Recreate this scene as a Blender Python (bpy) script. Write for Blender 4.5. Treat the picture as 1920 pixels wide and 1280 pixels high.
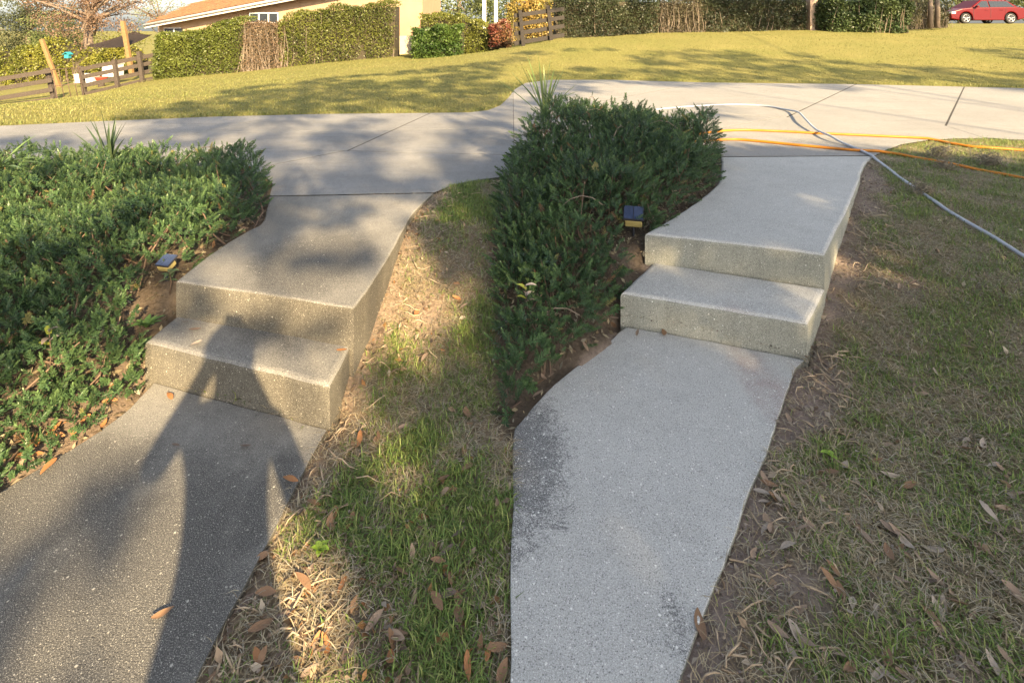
import bpy, bmesh, math, random
import numpy as np
from mathutils import Vector, Matrix

for o in list(bpy.data.objects): bpy.data.objects.remove(o)
S = bpy.context.scene
C = S.collection
R = math.radians
rng = np.random.default_rng(7)
random.seed(7)

# ------------------------------------------------------------------ camera
F_PX, HORIZON, EYE = 1030.0, 50.0, 1.5          # focal length and horizon in px of a 1920 x 1280 frame, eye height
cam = bpy.data.objects.new('camera', bpy.data.cameras.new('camera')); C.objects.link(cam)
cam.location = (0, 0, EYE); cam.rotation_euler = (R(90), 0, 0)
cam.data.sensor_width = 36; cam.data.lens = F_PX / 1920 * 36
cam.data.shift_y = (HORIZON - 640) / 1920
cam.data.clip_start = .05; cam.data.clip_end = 2000
S.camera = cam

# ------------------------------------------------------------------ sky, sun, exposure
SUN_EL, SH = R(25.5), Vector((-.44, .9, 0)).normalized()      # SH: the way shadows fall on the ground
w = bpy.data.worlds.new('World'); S.world = w; w.use_nodes = True
nt = w.node_tree; nt.nodes.clear()
sky = nt.nodes.new('ShaderNodeTexSky'); sky.sky_type = 'NISHITA'; sky.sun_disc = False
sky.sun_elevation = SUN_EL; sky.sun_rotation = math.atan2(-SH.x, -SH.y)
sky.air_density = 1.0; sky.dust_density = 2.2; sky.ozone_density = 1.0
bg = nt.nodes.new('ShaderNodeBackground'); bg.inputs[1].default_value = .072
wo = nt.nodes.new('ShaderNodeOutputWorld')
hs = nt.nodes.new('ShaderNodeHueSaturation'); hs.inputs['Saturation'].default_value = .5
nt.links.new(sky.outputs[0], hs.inputs['Color']); nt.links.new(hs.outputs[0], bg.inputs[0]); nt.links.new(bg.outputs[0], wo.inputs[0])
sun = bpy.data.objects.new('sun', bpy.data.lights.new('sun', 'SUN')); C.objects.link(sun)
sun.data.energy = 4.7; sun.data.angle = R(.53); sun.data.color = (1, .76, .44)
TRAVEL = Vector((SH.x * math.cos(SUN_EL), SH.y * math.cos(SUN_EL), -math.sin(SUN_EL)))
sun.rotation_euler = TRAVEL.to_track_quat('-Z', 'Y').to_euler(); sun.location = (6, -12, 12)
S.view_settings.view_transform = 'Standard'; S.view_settings.look = 'None'
S.view_settings.gamma = 1; S.view_settings.use_curve_mapping = False
S.view_settings.exposure = 2.28
S.render.engine = 'CYCLES'

# ------------------------------------------------------------------ helpers
def tag(o, label=None, cat=None, group=None, kind=None):
    if label: o['label'] = label
    if cat: o['category'] = cat
    if group: o['group'] = group
    if kind: o['kind'] = kind
    return o
def empty(name, loc=(0, 0, 0), rz=0):
    o = bpy.data.objects.new(name, None); C.objects.link(o)
    o.location = loc; o.rotation_euler = (0, 0, rz); o.empty_display_size = .1
    return o
def put(name, me, parent=None, loc=None):
    o = bpy.data.objects.new(name, me); C.objects.link(o)
    if parent: o.parent = parent
    if loc is not None: o.location = loc
    return o
def mesh_np(name, V, F, mat, col=None, smooth=False):
    """F: list of (n,k) index arrays"""
    V = np.asarray(V, dtype=np.float32)
    if not isinstance(F, list): F = [F]
    me = bpy.data.meshes.new(name)
    me.vertices.add(len(V)); me.vertices.foreach_set('co', V.ravel())
    tot = sum(f.size for f in F); me.loops.add(tot)
    me.loops.foreach_set('vertex_index', np.concatenate([f.ravel() for f in F]).astype(np.int32))
    counts = np.concatenate([np.full(len(f), f.shape[1]) for f in F])
    me.polygons.add(len(counts))
    me.polygons.foreach_set('loop_start', np.concatenate([[0], np.cumsum(counts)[:-1]]).astype(np.int32))
    if smooth: me.polygons.foreach_set('use_smooth', np.ones(len(counts), dtype=bool))
    if col is not None:
        a = me.attributes.new('Col', 'FLOAT_COLOR', 'POINT')
        c4 = np.ones((len(V), 4), dtype=np.float32); c4[:, :3] = col
        a.data.foreach_set('color', c4.ravel())
    if mat: me.materials.append(mat)
    me.update(); me.validate()
    return me
def bm_mesh(name, bm, mat, smooth=False):
    me = bpy.data.meshes.new(name); bmesh.ops.recalc_face_normals(bm, faces=bm.faces[:])
    bm.to_mesh(me); bm.free()
    if mat: me.materials.append(mat)
    if smooth: me.polygons.foreach_set('use_smooth', np.ones(len(me.polygons), dtype=bool))
    return me
def P(px, py, z=0.0):                             # a pixel of the photograph on the level z
    y = F_PX * (EYE - z) / (py - HORIZON)
    return Vector(((px - 960) * y / F_PX, y, z))
def Q(px, py, y):                                 # a pixel at the distance y
    return Vector(((px - 960) * y / F_PX, y, EYE - (py - HORIZON) * y / F_PX))
def noise2(x, y, scale, seed=0, oct=3):
    x = np.asarray(x, float); y = np.asarray(y, float); out = 0; amp = 1; tot = 0
    for k in range(oct):
        X = x * scale; Y = y * scale; xi = np.floor(X); yi = np.floor(Y); fx = X - xi; fy = Y - yi
        fx = fx * fx * (3 - 2 * fx); fy = fy * fy * (3 - 2 * fy)
        def h(a, b):
            v = np.sin(a * 127.1 + b * 311.7 + seed * 74.7 + k * 19.3) * 43758.5453
            return v - np.floor(v)
        out = out + amp * ((h(xi, yi) * (1 - fx) + h(xi + 1, yi) * fx) * (1 - fy) + (h(xi, yi + 1) * (1 - fx) + h(xi + 1, yi + 1) * fx) * fy)
        tot += amp; amp *= .5; scale *= 2
    return out / tot
def inside(poly, x, y):
    x = np.asarray(x); y = np.asarray(y); r = np.zeros(x.shape, bool); n = len(poly)
    for i in range(n):
        x0, y0 = poly[i][0], poly[i][1]; x1, y1 = poly[(i + 1) % n][0], poly[(i + 1) % n][1]
        if y0 == y1: continue
        r ^= ((y0 > y) != (y1 > y)) & (x < (x1 - x0) * (y - y0) / (y1 - y0) + x0)
    return r
def dist_poly(poly, x, y, closed=True):
    x = np.asarray(x, float); y = np.asarray(y, float); d = np.full(x.shape, 1e9); n = len(poly)
    for i in range(n if closed else n - 1):
        ax, ay = poly[i][0], poly[i][1]; bx, by = poly[(i + 1) % n][0], poly[(i + 1) % n][1]
        L = (bx - ax) ** 2 + (by - ay) ** 2 + 1e-12
        t = np.clip(((x - ax) * (bx - ax) + (y - ay) * (by - ay)) / L, 0, 1)
        d = np.minimum(d, np.hypot(x - ax - t * (bx - ax), y - ay - t * (by - ay)))
    return d
def curve(pts, n=6):                               # Catmull-Rom through the points
    pts = [Vector(p) for p in pts]; out = []
    for i in range(len(pts) - 1):
        p0 = pts[max(i - 1, 0)]; p1 = pts[i]; p2 = pts[i + 1]; p3 = pts[min(i + 2, len(pts) - 1)]
        for k in range(n):
            t = k / n
            out.append(.5 * ((2 * p1) + (p2 - p0) * t + (2 * p0 - 5 * p1 + 4 * p2 - p3) * t * t + (3 * p1 - p0 - 3 * p2 + p3) * t ** 3))
    return out + [pts[-1]]
def tube(bm, pts, radii, seg=8, cap=True):
    pts = [Vector(p) for p in pts]
    if not hasattr(radii, '__len__'): radii = [radii] * len(pts)
    rings = []; ref = Vector((0, 0, 1))
    for i, p in enumerate(pts):
        d = (pts[min(i + 1, len(pts) - 1)] - pts[max(i - 1, 0)])
        if d.length < 1e-9: d = Vector((0, 0, 1))
        d.normalize()
        if abs(d.dot(ref)) > .95: ref = Vector((1, 0, 0)) if abs(d.x) < .9 else Vector((0, 1, 0))
        u = d.cross(ref).normalized(); v = d.cross(u); ref = ref
        rings.append([bm.verts.new(p + (u * math.cos(2 * math.pi * k / seg) + v * math.sin(2 * math.pi * k / seg)) * radii[i]) for k in range(seg)])
    for a, b in zip(rings[:-1], rings[1:]):
        for k in range(seg):
            bm.faces.new((a[k], a[(k + 1) % seg], b[(k + 1) % seg], b[k]))
    if cap:
        bm.faces.new(rings[0][::-1]); bm.faces.new(rings[-1])
def tube_mesh(name, pts, radii, mat, seg=8):
    bm = bmesh.new(); tube(bm, pts, radii, seg); return bm_mesh(name, bm, mat, True)
def box(bm, c, s, rz=0, M=None):
    m = Matrix.Translation(c) @ Matrix.Rotation(rz, 4, 'Z') @ Matrix.Diagonal((s[0], s[1], s[2], 1))
    if M is not None: m = M @ m
    return bmesh.ops.create_cube(bm, size=1, matrix=m)['verts']
def beam(bm, a, b, wid, hgt):                       # a straight timber from a to b
    a = Vector(a); b = Vector(b); d = b - a; L = d.length; q = d.to_track_quat('X', 'Z')
    m = Matrix.Translation((a + b) / 2) @ q.to_matrix().to_4x4() @ Matrix.Diagonal((L, wid, hgt, 1))
    return bmesh.ops.create_cube(bm, size=1, matrix=m)['verts']
def bevel_all(bm, off, seg=2):
    bmesh.ops.bevel(bm, geom=bm.edges[:], offset=off, segments=seg, profile=.5, affect='EDGES', clamp_overlap=True)
def prism(poly, z1, z0, bev=.012, seg=2):           # upright block over a plan outline with a rounded top edge
    bm = bmesh.new()
    if sum(poly[i][0] * poly[(i + 1) % len(poly)][1] - poly[(i + 1) % len(poly)][0] * poly[i][1] for i in range(len(poly))) < 0: poly = poly[::-1]
    vs = [bm.verts.new((p[0], p[1], z1)) for p in poly]; f = bm.faces.new(vs)
    r = bmesh.ops.extrude_face_region(bm, geom=[f])
    bmesh.ops.translate(bm, verts=[v for v in r['geom'] if isinstance(v, bmesh.types.BMVert)], vec=(0, 0, z0 - z1))
    if bev:
        es = [e for e in bm.edges if all(abs(v.co.z - z1) < 1e-6 for v in e.verts)]
        bmesh.ops.bevel(bm, geom=es, offset=bev, segments=seg, profile=.5, affect='EDGES', clamp_overlap=True)
    bmesh.ops.triangulate(bm, faces=[f for f in bm.faces if len(f.verts) > 4])
    return bm
def clip(poly, a, b, off):                          # keep the part of poly left of the line a-b, off metres away from it
    d = Vector((b[0] - a[0], b[1] - a[1])).normalized(); n = Vector((-d.y, d.x)); out = []
    s = [(p[0] - a[0]) * n.x + (p[1] - a[1]) * n.y - off for p in poly]
    for i in range(len(poly)):
        j = (i + 1) % len(poly)
        if s[i] >= 0: out.append(poly[i])
        if (s[i] >= 0) != (s[j] >= 0):
            t = s[i] / (s[i] - s[j]); p, q = poly[i], poly[j]
            out.append((p[0] + (q[0] - p[0]) * t, p[1] + (q[1] - p[1]) * t))
    return out
def split(polys, a, b, gap):
    out = []
    for p in polys:
        for q in (clip(p, a, b, gap / 2), clip(p, b, a, gap / 2)):
            if len(q) > 2:
                ar = abs(sum(q[i][0] * q[(i + 1) % len(q)][1] - q[(i + 1) % len(q)][0] * q[i][1] for i in range(len(q)))) / 2
                if ar > .02: out.append(q)
    return out
def rot_from(dirs, twist):                          # rotation matrices whose Z runs along dirs
    z = dirs / (np.linalg.norm(dirs, axis=1, keepdims=True) + 1e-9)
    ref = np.where(np.abs(z[:, 2:3]) < .9, [[0, 0, 1.]], [[1., 0, 0]])
    x = np.cross(ref, z); x /= np.linalg.norm(x, axis=1, keepdims=True); y = np.cross(z, x)
    c = np.cos(twist)[:, None]; s = np.sin(twist)[:, None]
    return np.stack([x * c + y * s, -x * s + y * c, z], axis=2)
def leaf_cloud(pts, size, aspect=.5, up=0.0, fold=.25):
    """one folded four-cornered leaf at each point"""
    n = len(pts); d = rng.normal(size=(n, 3)); d[:, 2] += up
    M = rot_from(d, rng.uniform(0, 6.28, n)); s = np.broadcast_to(np.asarray(size, float), (n,))[:, None, None]
    T = np.array([[-.5, 0, 0], [0, -.5 * aspect, fold * aspect * .5], [.5, 0, 0], [0, .5 * aspect, fold * aspect * .5]])
    V = np.einsum('nij,kj->nki', M, T) * s + pts[:, None, :]
    return V.reshape(-1, 3), np.arange(n * 4).reshape(n, 4)
def rep(c, k): return np.repeat(c, k, axis=0)

# ------------------------------------------------------------------ materials
class N:
    def __init__(s, name):
        s.m = bpy.data.materials.new(name); s.m.use_nodes = True; s.t = s.m.node_tree
        s.p = s.t.nodes['Principled BSDF']; s.out = s.t.nodes['Material Output']
        s.tc = s.t.nodes.new('ShaderNodeTexCoord').outputs['Object']
    def l(s, a, b): s.t.links.new(a, b)
    def val(s, sock, v):
        if isinstance(v, (int, float)): sock.default_value = v
        elif isinstance(v, (tuple, list)): sock.default_value = tuple(v) + (1,) * (4 - len(v)) if len(sock.default_value) == 4 else v
        else: s.l(v, sock)
    def noise(s, scale, detail=4, rough=.55, vec=None, dist=0):
        n = s.t.nodes.new('ShaderNodeTexNoise'); n.inputs['Scale'].default_value = scale; n.inputs['Detail'].default_value = detail
        n.inputs['Roughness'].default_value = rough; n.inputs['Distortion'].default_value = dist
        s.l(vec or s.tc, n.inputs['Vector']); return n.outputs['Fac']
    def vor(s, scale, vec=None):
        n = s.t.nodes.new('ShaderNodeTexVoronoi'); n.inputs['Scale'].default_value = scale; s.l(vec or s.tc, n.inputs['Vector']); return n.outputs['Distance'], n.outputs['Color']
    def ramp(s, fac, stops):
        n = s.t.nodes.new('ShaderNodeValToRGB'); e = n.color_ramp.elements
        while len(e) < len(stops): e.new(.5)
        for i, (p, c) in enumerate(stops):
            e[i].position = p; e[i].color = (c, c, c, 1) if isinstance(c, (int, float)) else tuple(c) + (1,)
        s.l(fac, n.inputs[0]); return n.outputs[0]
    def mix(s, fac, a, b, mode='MIX'):
        n = s.t.nodes.new('ShaderNodeMix'); n.data_type = 'RGBA'; n.blend_type = mode
        s.val(n.inputs[0], fac); s.val(n.inputs[6], a); s.val(n.inputs[7], b); return n.outputs[2]
    def math(s, op, a, b=0.0, clamp=False):
        n = s.t.nodes.new('ShaderNodeMath'); n.operation = op; n.use_clamp = clamp; s.val(n.inputs[0], a); s.val(n.inputs[1], b); return n.outputs[0]
    def attr(s, name='Col'):
        n = s.t.nodes.new('ShaderNodeAttribute'); n.attribute_name = name; return n.outputs['Color']
    def bump(s, h, strength=.3, dist=.01):
        n = s.t.nodes.new('ShaderNodeBump'); n.inputs['Strength'].default_value = strength; n.inputs['Distance'].default_value = dist
        s.l(h, n.inputs['Height']); s.l(n.outputs[0], s.p.inputs['Normal'])
    def done(s, col, rough=.7, spec=.3, metal=0.0):
        s.val(s.p.inputs['Base Color'], col); s.val(s.p.inputs['Roughness'], rough)
        s.val(s.p.inputs['Specular IOR Level'], spec); s.val(s.p.inputs['Metallic'], metal); return s.m
    def translucent(s, col, fac):
        t = s.t.nodes.new('ShaderNodeBsdfTranslucent'); s.val(t.inputs[0], col)
        m = s.t.nodes.new('ShaderNodeMixShader'); m.inputs[0].default_value = fac
        s.l(s.p.outputs[0], m.inputs[1]); s.l(t.outputs[0], m.inputs[2]); s.l(m.outputs[0], s.out.inputs[0])
def simple(name, a, b=None, scale=8, rough=.7, spec=.3, metal=0.0, bump=0.0, bscale=60):
    n = N(name); b = b or tuple(x * .75 for x in a)
    c = n.mix(n.ramp(n.noise(scale), [(.3, 0.), (.7, 1.)]), a, b)
    if bump: n.bump(n.noise(bscale, 6), bump, .01)
    return n.done(c, rough, spec, metal)
def leafmat(name, trans=.3, rough=.45, spec=.35):
    n = N(name); a = n.attr(); n.done(a, rough, spec); n.translucent(a, trans); return n.m

def concrete(name, base, base2, white, stain_amt, stain_col, speck_amt, blot=2.2, extra=None, streak=0.0, smap=(.5, 3.0, 1)):
    n = N(name)
    sx = n.t.nodes.new('ShaderNodeSeparateXYZ'); n.l(n.tc, sx.inputs[0])
    def blob(cx, cy, rx, ry):
        dx = n.math('DIVIDE', n.math('SUBTRACT', sx.outputs[0], cx), rx); dy = n.math('DIVIDE', n.math('SUBTRACT', sx.outputs[1], cy), ry)
        return n.math('SUBTRACT', 1., n.math('ADD', n.math('MULTIPLY', dx, dx), n.math('MULTIPLY', dy, dy)), True)
    c = n.mix(n.ramp(n.noise(blot, 5, .6), [(.3, 0.), (.72, 1.)]), base, base2)
    c = n.mix(n.math('MULTIPLY', n.ramp(n.noise(1.1, 6, .68, dist=.4), [(.44, 0.), (.62, 1.)]), stain_amt), c, stain_col)
    c = n.mix(n.math('MULTIPLY', n.ramp(n.noise(9, 6, .75, dist=.8), [(.5, 0.), (.68, 1.)]), .35), c, tuple(x * .6 for x in base))
    if streak:
        mp = n.t.nodes.new('ShaderNodeMapping'); mp.inputs['Scale'].default_value = smap; n.l(n.tc, mp.inputs[0])
        c = n.mix(n.math('MULTIPLY', n.ramp(n.noise(1.6, 6, .7, vec=mp.outputs[0], dist=.6), [(.45, 0.), (.7, 1.)]), streak), c, tuple(x * .6 for x in base))
    if extra: c = extra(n, c, blob)
    c = n.mix(n.math('MULTIPLY', n.ramp(n.noise(190, 3, .75), [(.36, 1.), (.54, 0.)]), .6), c, tuple(x * .38 for x in base))
    c = n.mix(n.math('MULTIPLY', n.ramp(n.noise(330, 2, .7), [(.5, 0.), (.66, 1.)]), .55), c, tuple(min(.7, x * 1.6) for x in base2))
    dens = n.ramp(n.noise(5, 4, .6), [(.3, .0), (.7, .16)]); f1 = None
    for sc, amt in ((85, speck_amt * .28), (150, speck_amt * .5), (260, speck_amt)):
        d1, k1 = n.vor(sc); sep = n.t.nodes.new('ShaderNodeSeparateColor'); n.l(k1, sep.inputs[0])
        th = n.math('ADD', sep.outputs[0], n.math('SUBTRACT', dens, .08)); rad = n.math('ADD', n.math('MULTIPLY', sep.outputs[2], .22), .14)
        g = n.math('MULTIPLY', n.math('MULTIPLY', n.math('SUBTRACT', rad, d1), 9., True), n.ramp(th, [(1 - amt, 0.), (1 - amt + .05, 1.)])); f1 = g if f1 is None else n.math('MAXIMUM', f1, g)
    c = n.mix(n.math('MULTIPLY', f1, .85), c, white)
    d2, k2 = n.vor(190); sep2 = n.t.nodes.new('ShaderNodeSeparateColor'); n.l(k2, sep2.inputs[0])
    f2 = n.math('MULTIPLY', n.ramp(d2, [(.2, 1.), (.4, 0.)]), n.ramp(sep2.outputs[1], [(.66, 0.), (.74, 1.)]))
    c = n.mix(n.math('MULTIPLY', f2, .7), c, tuple(x * .2 for x in base))
    h = n.math('ADD', n.math('MULTIPLY', n.noise(230, 3, .7), .8), n.math('MULTIPLY', n.noise(28, 4), .35))
    n.bump(n.math('SUBTRACT', n.math('ADD', h, n.math('MULTIPLY', f1, .5)), n.math('MULTIPLY', f2, .5)), .7, .004)
    return n, c
def grime_left(n, c, blob):                       # black mildew down the middle of the unwashed walk, paler worn rims
    m = n.math('MAXIMUM', n.math('MAXIMUM', blob(-1.05, 1.35, .5, .75), blob(-1.45, 1.75, .35, .4)), n.math('MAXIMUM', blob(-1.0, 2.75, .38, .5), blob(-.78, 1.72, .12, .3)))
    f = n.ramp(n.math('ADD', n.math('MULTIPLY', m, .5), n.math('ADD', n.math('MULTIPLY', n.noise(6, 6, .75, dist=.6), .55), n.math('MULTIPLY', n.noise(90, 3, .8), .25))), [(.42, 0.), (.76, 1.)])
    return n.mix(n.math('MULTIPLY', f, .84), c, (.04, .039, .038))
def grime_right(n, c, blob):
    m = n.math('MAXIMUM', n.math('MULTIPLY', blob(-.02, 1.95, .28, .5), 1.), n.math('MAXIMUM', n.math('MULTIPLY', blob(.42, 1.36, .06, .22), .42), n.math('MULTIPLY', blob(.30, 1.7, .5, .7), .12)))
    f = n.ramp(n.math('ADD', n.math('MULTIPLY', m, .3), n.math('ADD', n.math('MULTIPLY', n.noise(120, 3, .9), .8), n.math('MULTIPLY', n.noise(16, 5, .75, dist=.8), .55))), [(.76, 0.), (.90, 1.)])
    f = n.math('MULTIPLY', f, n.ramp(m, [(.0, 0.), (.2, 1.)])); c = n.mix(n.math('MULTIPLY', f, .9), c, (.05, .05, .05))
    clay = n.math('MULTIPLY', blob(1.06, 2.3, .12, .42), n.ramp(n.noise(12, 5), [(.3, .3), (.65, 1.)]))
    return n.mix(n.math('MULTIPLY', clay, .7), c, (.27, .185, .16))
n, c = concrete('stained_concrete', (.195, .19, .178), (.275, .262, .235), (.44, .42, .37), .6, (.10, .095, .085), .3, extra=grime_left)
M_STAIN = n.done(c, .88, .2)
n, c = concrete('washed_concrete', (.40, .395, .37), (.47, .465, .44), (.76, .75, .71), .4, (.33, .325, .295), .5, extra=grime_right)
M_WASH = n.done(c, .85, .25)
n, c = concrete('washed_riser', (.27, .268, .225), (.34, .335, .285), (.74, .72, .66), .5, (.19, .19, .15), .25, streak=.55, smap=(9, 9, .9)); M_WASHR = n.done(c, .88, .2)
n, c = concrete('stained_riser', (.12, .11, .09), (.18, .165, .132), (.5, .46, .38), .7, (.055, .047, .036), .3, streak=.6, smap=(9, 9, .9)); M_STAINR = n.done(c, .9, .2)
n, c = concrete('driveway_grey', (.215, .213, .208), (.27, .266, .26), (.36, .35, .34), .6, (.135, .135, .133), .1, 1.2, streak=.5); M_DRIVE = n.done(c, .88, .2)
n, c = concrete('driveway_pale', (.25, .243, .23), (.30, .292, .275), (.38, .37, .35), .4, (.21, .205, .195), .1, 1.2, streak=.35); M_DRIVE2 = n.done(c, .88, .2)
M_JOINT = simple('joint_filler', (.05, .045, .04), rough=.95)

# ------------------------------------------------------------------ plan outlines (metres), read off the photograph at their levels
T1, T2 = .165, .33
def PL(pts, z): return [tuple(P(x, y, z)[:2]) for x, y in pts]
def smoothed(pts, n=5): return [tuple(v[:2]) for v in curve([(p[0], p[1], 0) for p in pts], n)]
# unwashed walk on the left
L_low_r = smoothed(PL([(612, 806), (600, 826), (570, 880), (518, 985), (472, 1072), (405, 1195), (360, 1300), (300, 1500)], 0))
L_low_l = smoothed(PL([(-250, 1130), (-90, 985), (25, 908), (90, 868), (150, 832), (232, 776), (280, 727), (288, 717)], 0))
L_low_b = PL([(330, 728.5), (390, 745), (450, 762), (505, 776), (560, 791)], 0)
L_LOW = L_low_r + PL([(-300, 1700)], 0) + L_low_l + L_low_b
L_STEP = PL([(272, 638), (330, 652), (450, 682), (560, 708), (617, 722), (640, 682), (656, 650), (662, 640)], T1) + PL([(345, 580), (335, 588), (300, 615)], T1)
L_up_r = smoothed(PL([(664, 577), (705, 519), (736, 468), (770, 405), (800, 373), (812, 362)], T2))
L_up_l = smoothed(PL([(505, 368), (499, 400), (488, 420), (462, 434), (400, 472), (330, 527)], T2))
L_UP = PL([(400, 537), (520, 554)], T2) + L_up_r + L_up_l
# washed walk on the right
R_low_r = smoothed(PL([(1507, 674), (1490, 695), (1470, 752), (1440, 840), (1402, 930), (1340, 1098), (1275, 1275), (1200, 1500)], 0))
R_low_l = smoothed(PL([(955, 1700), (957, 1300), (960, 1000), (963, 820), (978, 788), (1040, 720), (1130, 650), (1166, 619), (1173, 613)], 0))
R_LOW = R_low_r + R_low_l + PL([(1250, 625), (1330, 639.5), (1420, 657)], 0)
R_STEP = PL([(1163, 547), (1250, 560), (1400, 585), (1513, 604), (1530, 575), (1543, 549), (1548, 540)], T1) + PL([(1225, 490), (1218, 497), (1190, 522)], T1)
R_up_r = smoothed(PL([(1546, 476), (1568, 432), (1590, 388), (1608, 345), (1621, 308), (1640, 292)], T2))
R_up_l = smoothed(PL([(1352, 294), (1352, 315), (1344, 345), (1282, 394), (1209, 437)], T2))
R_UP = PL([(1300, 446), (1430, 461)], T2) + R_up_r + R_up_l
# the driveway
D_far = PL([(-900, 262), (-300, 248), (25, 235), (200, 227), (400, 219), (600, 214), (805, 212), (880, 211), (915, 207), (938, 198), (953, 184), (965, 168), (985, 156), (1030, 150), (1150, 150), (1320, 155), (1600, 158), (1895, 165), (2300, 175), (2900, 188)], T2)
D_near_r = PL([(2900, 275), (2300, 268), (1895, 261), (1850, 258), (1795, 259), (1740, 262), (1690, 270), (1655, 283), (1641, 291.2)], T2)
D_mid = PL([(1352, 293.2), (1340, 280), (1280, 270), (1200, 266), (1100, 270), (1000, 288), (966, 312), (958, 326), (945, 331), (900, 336), (850, 346), (814, 360.6)], T2)
D_left = PL([(506, 366.6), (512, 345), (498, 330), (440, 318), (350, 311), (250, 306), (180, 300), (100, 297), (25, 300), (-100, 306), (-900, 330)], T2)
DRIVE = D_far + D_near_r + D_mid + D_left
# planting beds
L_BED = [tuple(v) for v in PL([(289, 716), (232, 778), (150, 834), (90, 870), (25, 910), (-90, 988), (-250, 1135), (-700, 1100), (-700, 420)], 0)] + \
        PL([(-500, 322), (-100, 310), (25, 304), (180, 304), (350, 315), (440, 322), (495, 333), (508, 348), (503, 368), (497, 400), (486, 420), (460, 434), (398, 472), (328, 528)], T2) + PL([(333, 588), (270, 640)], T1)
R_BED = PL([(1172, 613), (1128, 652), (1038, 722), (975, 792), (958, 830)], 0) + PL([(938, 760), (922, 680), (926, 580), (916, 500)], .1) + \
        PL([(920, 420), (938, 360), (955, 338), (968, 314), (1000, 291), (1100, 273), (1200, 269), (1278, 273), (1338, 283), (1348, 300), (1348, 315), (1340, 346), (1280, 395), (1207, 438)], T2) + PL([(1216, 498), (1160, 549)], T1)
CONC = [(L_LOW, 0), (L_STEP, 0), (L_UP, T2), (R_LOW, 0), (R_STEP, 0), (R_UP, T2), (DRIVE, T2)]

# ------------------------------------------------------------------ terrain
ctl = []
def cz(z, *pts):
    for p in pts: v = P(p[0], p[1], z); ctl.append((v.x, v.y, z))
def cq(*pts):
    for p in pts: v = Q(*p); ctl.append(tuple(v))
cz(-.015, (640, 850), (700, 1000), (560, 1150), (900, 1250), (900, 950), (420, 1260), (520, 1020), (600, 840), (300, 1900), (1000, 1900), (-400, 1500), (1800, 1900))
cz(.06, (660, 690)); cz(.0, (640, 760)); cz(.12, (695, 610)); cz(.22, (745, 500)); cz(.29, (785, 415)); cz(.312, (825, 366), (940, 345), (870, 355)); cz(.12, (900, 600)); cz(.26, (930, 440)); cz(.0, (800, 740)); cz(.05, (780, 660))
cz(-.005, (250, 735), (150, 812), (60, 865), (0, 900), (-100, 970)); cz(.1, (20, 720), (150, 700), (-200, 760)); cz(.12, (255, 610)); cz(.26, (312, 525)); cz(.30, (395, 452), (485, 402), (300, 340), (100, 330), (-200, 340), (450, 340)); cz(.25, (20, 450), (200, 450))
cz(-.005, (1140, 628), (1000, 745), (965, 800)); cz(.06, (1140, 575)); cz(.22, (1190, 480)); cz(.29, (1250, 402), (1330, 340), (1335, 300)); cz(.24, (1000, 420), (1100, 420)); cz(.30, (1000, 300), (1200, 280)); cz(.1, (1000, 600), (1060, 600))
cz(-.015, (1500, 720), (1450, 880), (1350, 1150), (1800, 1200), (1550, 1000), (1850, 850), (2300, 1000)); cz(.02, (1550, 640)); cz(.10, (1575, 550)); cz(.21, (1605, 440)); cz(.295, (1640, 345)); cz(.318, (1672, 288), (1800, 272), (1895, 272), (2200, 280), (1700, 278)); cz(.27, (1800, 380)); cz(.15, (1850, 540)); cz(.05, (1700, 650)); cz(.22, (2300, 450))
cz(.30, (100, 270), (300, 250), (600, 300), (900, 270), (-300, 280), (1450, 200), (1800, 200), (2300, 210), (1100, 190))
cz(.335, (-300, 245), (25, 233), (300, 221), (600, 212), (900, 208)); cz(.335, (990, 148), (1320, 153), (1600, 156), (1895, 163), (2300, 172))
cq((-200, 215, 16), (25, 203, 17), (105, 189, 18), (160, 180, 18.5), (280, 150, 19.5), (450, 136, 20), (600, 119, 20.5), (740, 107, 20.5), (800, 110, 20), (945, 99, 21), (-100, 170, 34), (150, 150, 34), (400, 120, 32), (700, 95, 32))
cq((985, 86, 18), (1040, 72, 19), (1240, 62, 20), (1500, 57, 21), (1640, 62, 20), (1750, 46.5, 27), (1895, 45, 32), (1800, 45.5, 31), (2300, 43, 34), (2200, 100, 18), (1200, 45, 34))
ctl += [(-6, -3, -.02), (6, -3, -.02), (0, -10, -.02), (-12, -10, -.02), (14, -10, -.02), (12, 3, .05), (-12, 3, .05), (-25, 40, -1.6), (30, 40, 1.7), (0, 40, .6)]
ctl = np.array(ctl)
A = np.hypot(ctl[:, None, 0] - ctl[None, :, 0], ctl[:, None, 1] - ctl[None, :, 1]); nC = len(ctl)
K = np.zeros((nC + 1, nC + 1)); K[:nC, :nC] = A - .02 * np.eye(nC); K[nC, :nC] = K[:nC, nC] = 1
W = np.linalg.solve(K, np.append(ctl[:, 2], 0))
def base_h(x, y):
    x = np.clip(np.asarray(x, float), -26, 32); y = np.clip(np.asarray(y, float), -12, 42); sh = x.shape; x = x.ravel(); y = y.ravel(); out = np.empty(len(x))
    for i in range(0, len(x), 40000):
        d = np.hypot(x[i:i + 40000, None] - ctl[None, :, 0], y[i:i + 40000, None] - ctl[None, :, 1]); out[i:i + 40000] = d @ W[:nC] + W[nC]
    return out.reshape(sh)
def terrain(x, y):
    x = np.asarray(x, float); y = np.asarray(y, float)
    return base_h(x, y) + (noise2(x, y, 2.2, 3) - .5) * .03 + (noise2(x, y, 11, 5, 2) - .5) * .014
def ground_at(px, py):                              # where a pixel's ray meets the terrain
    z = .2
    for _ in range(25):
        v = P(px, py, z); z = .5 * z + .5 * float(base_h(v.x, v.y))
    return P(px, py, z)
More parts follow.
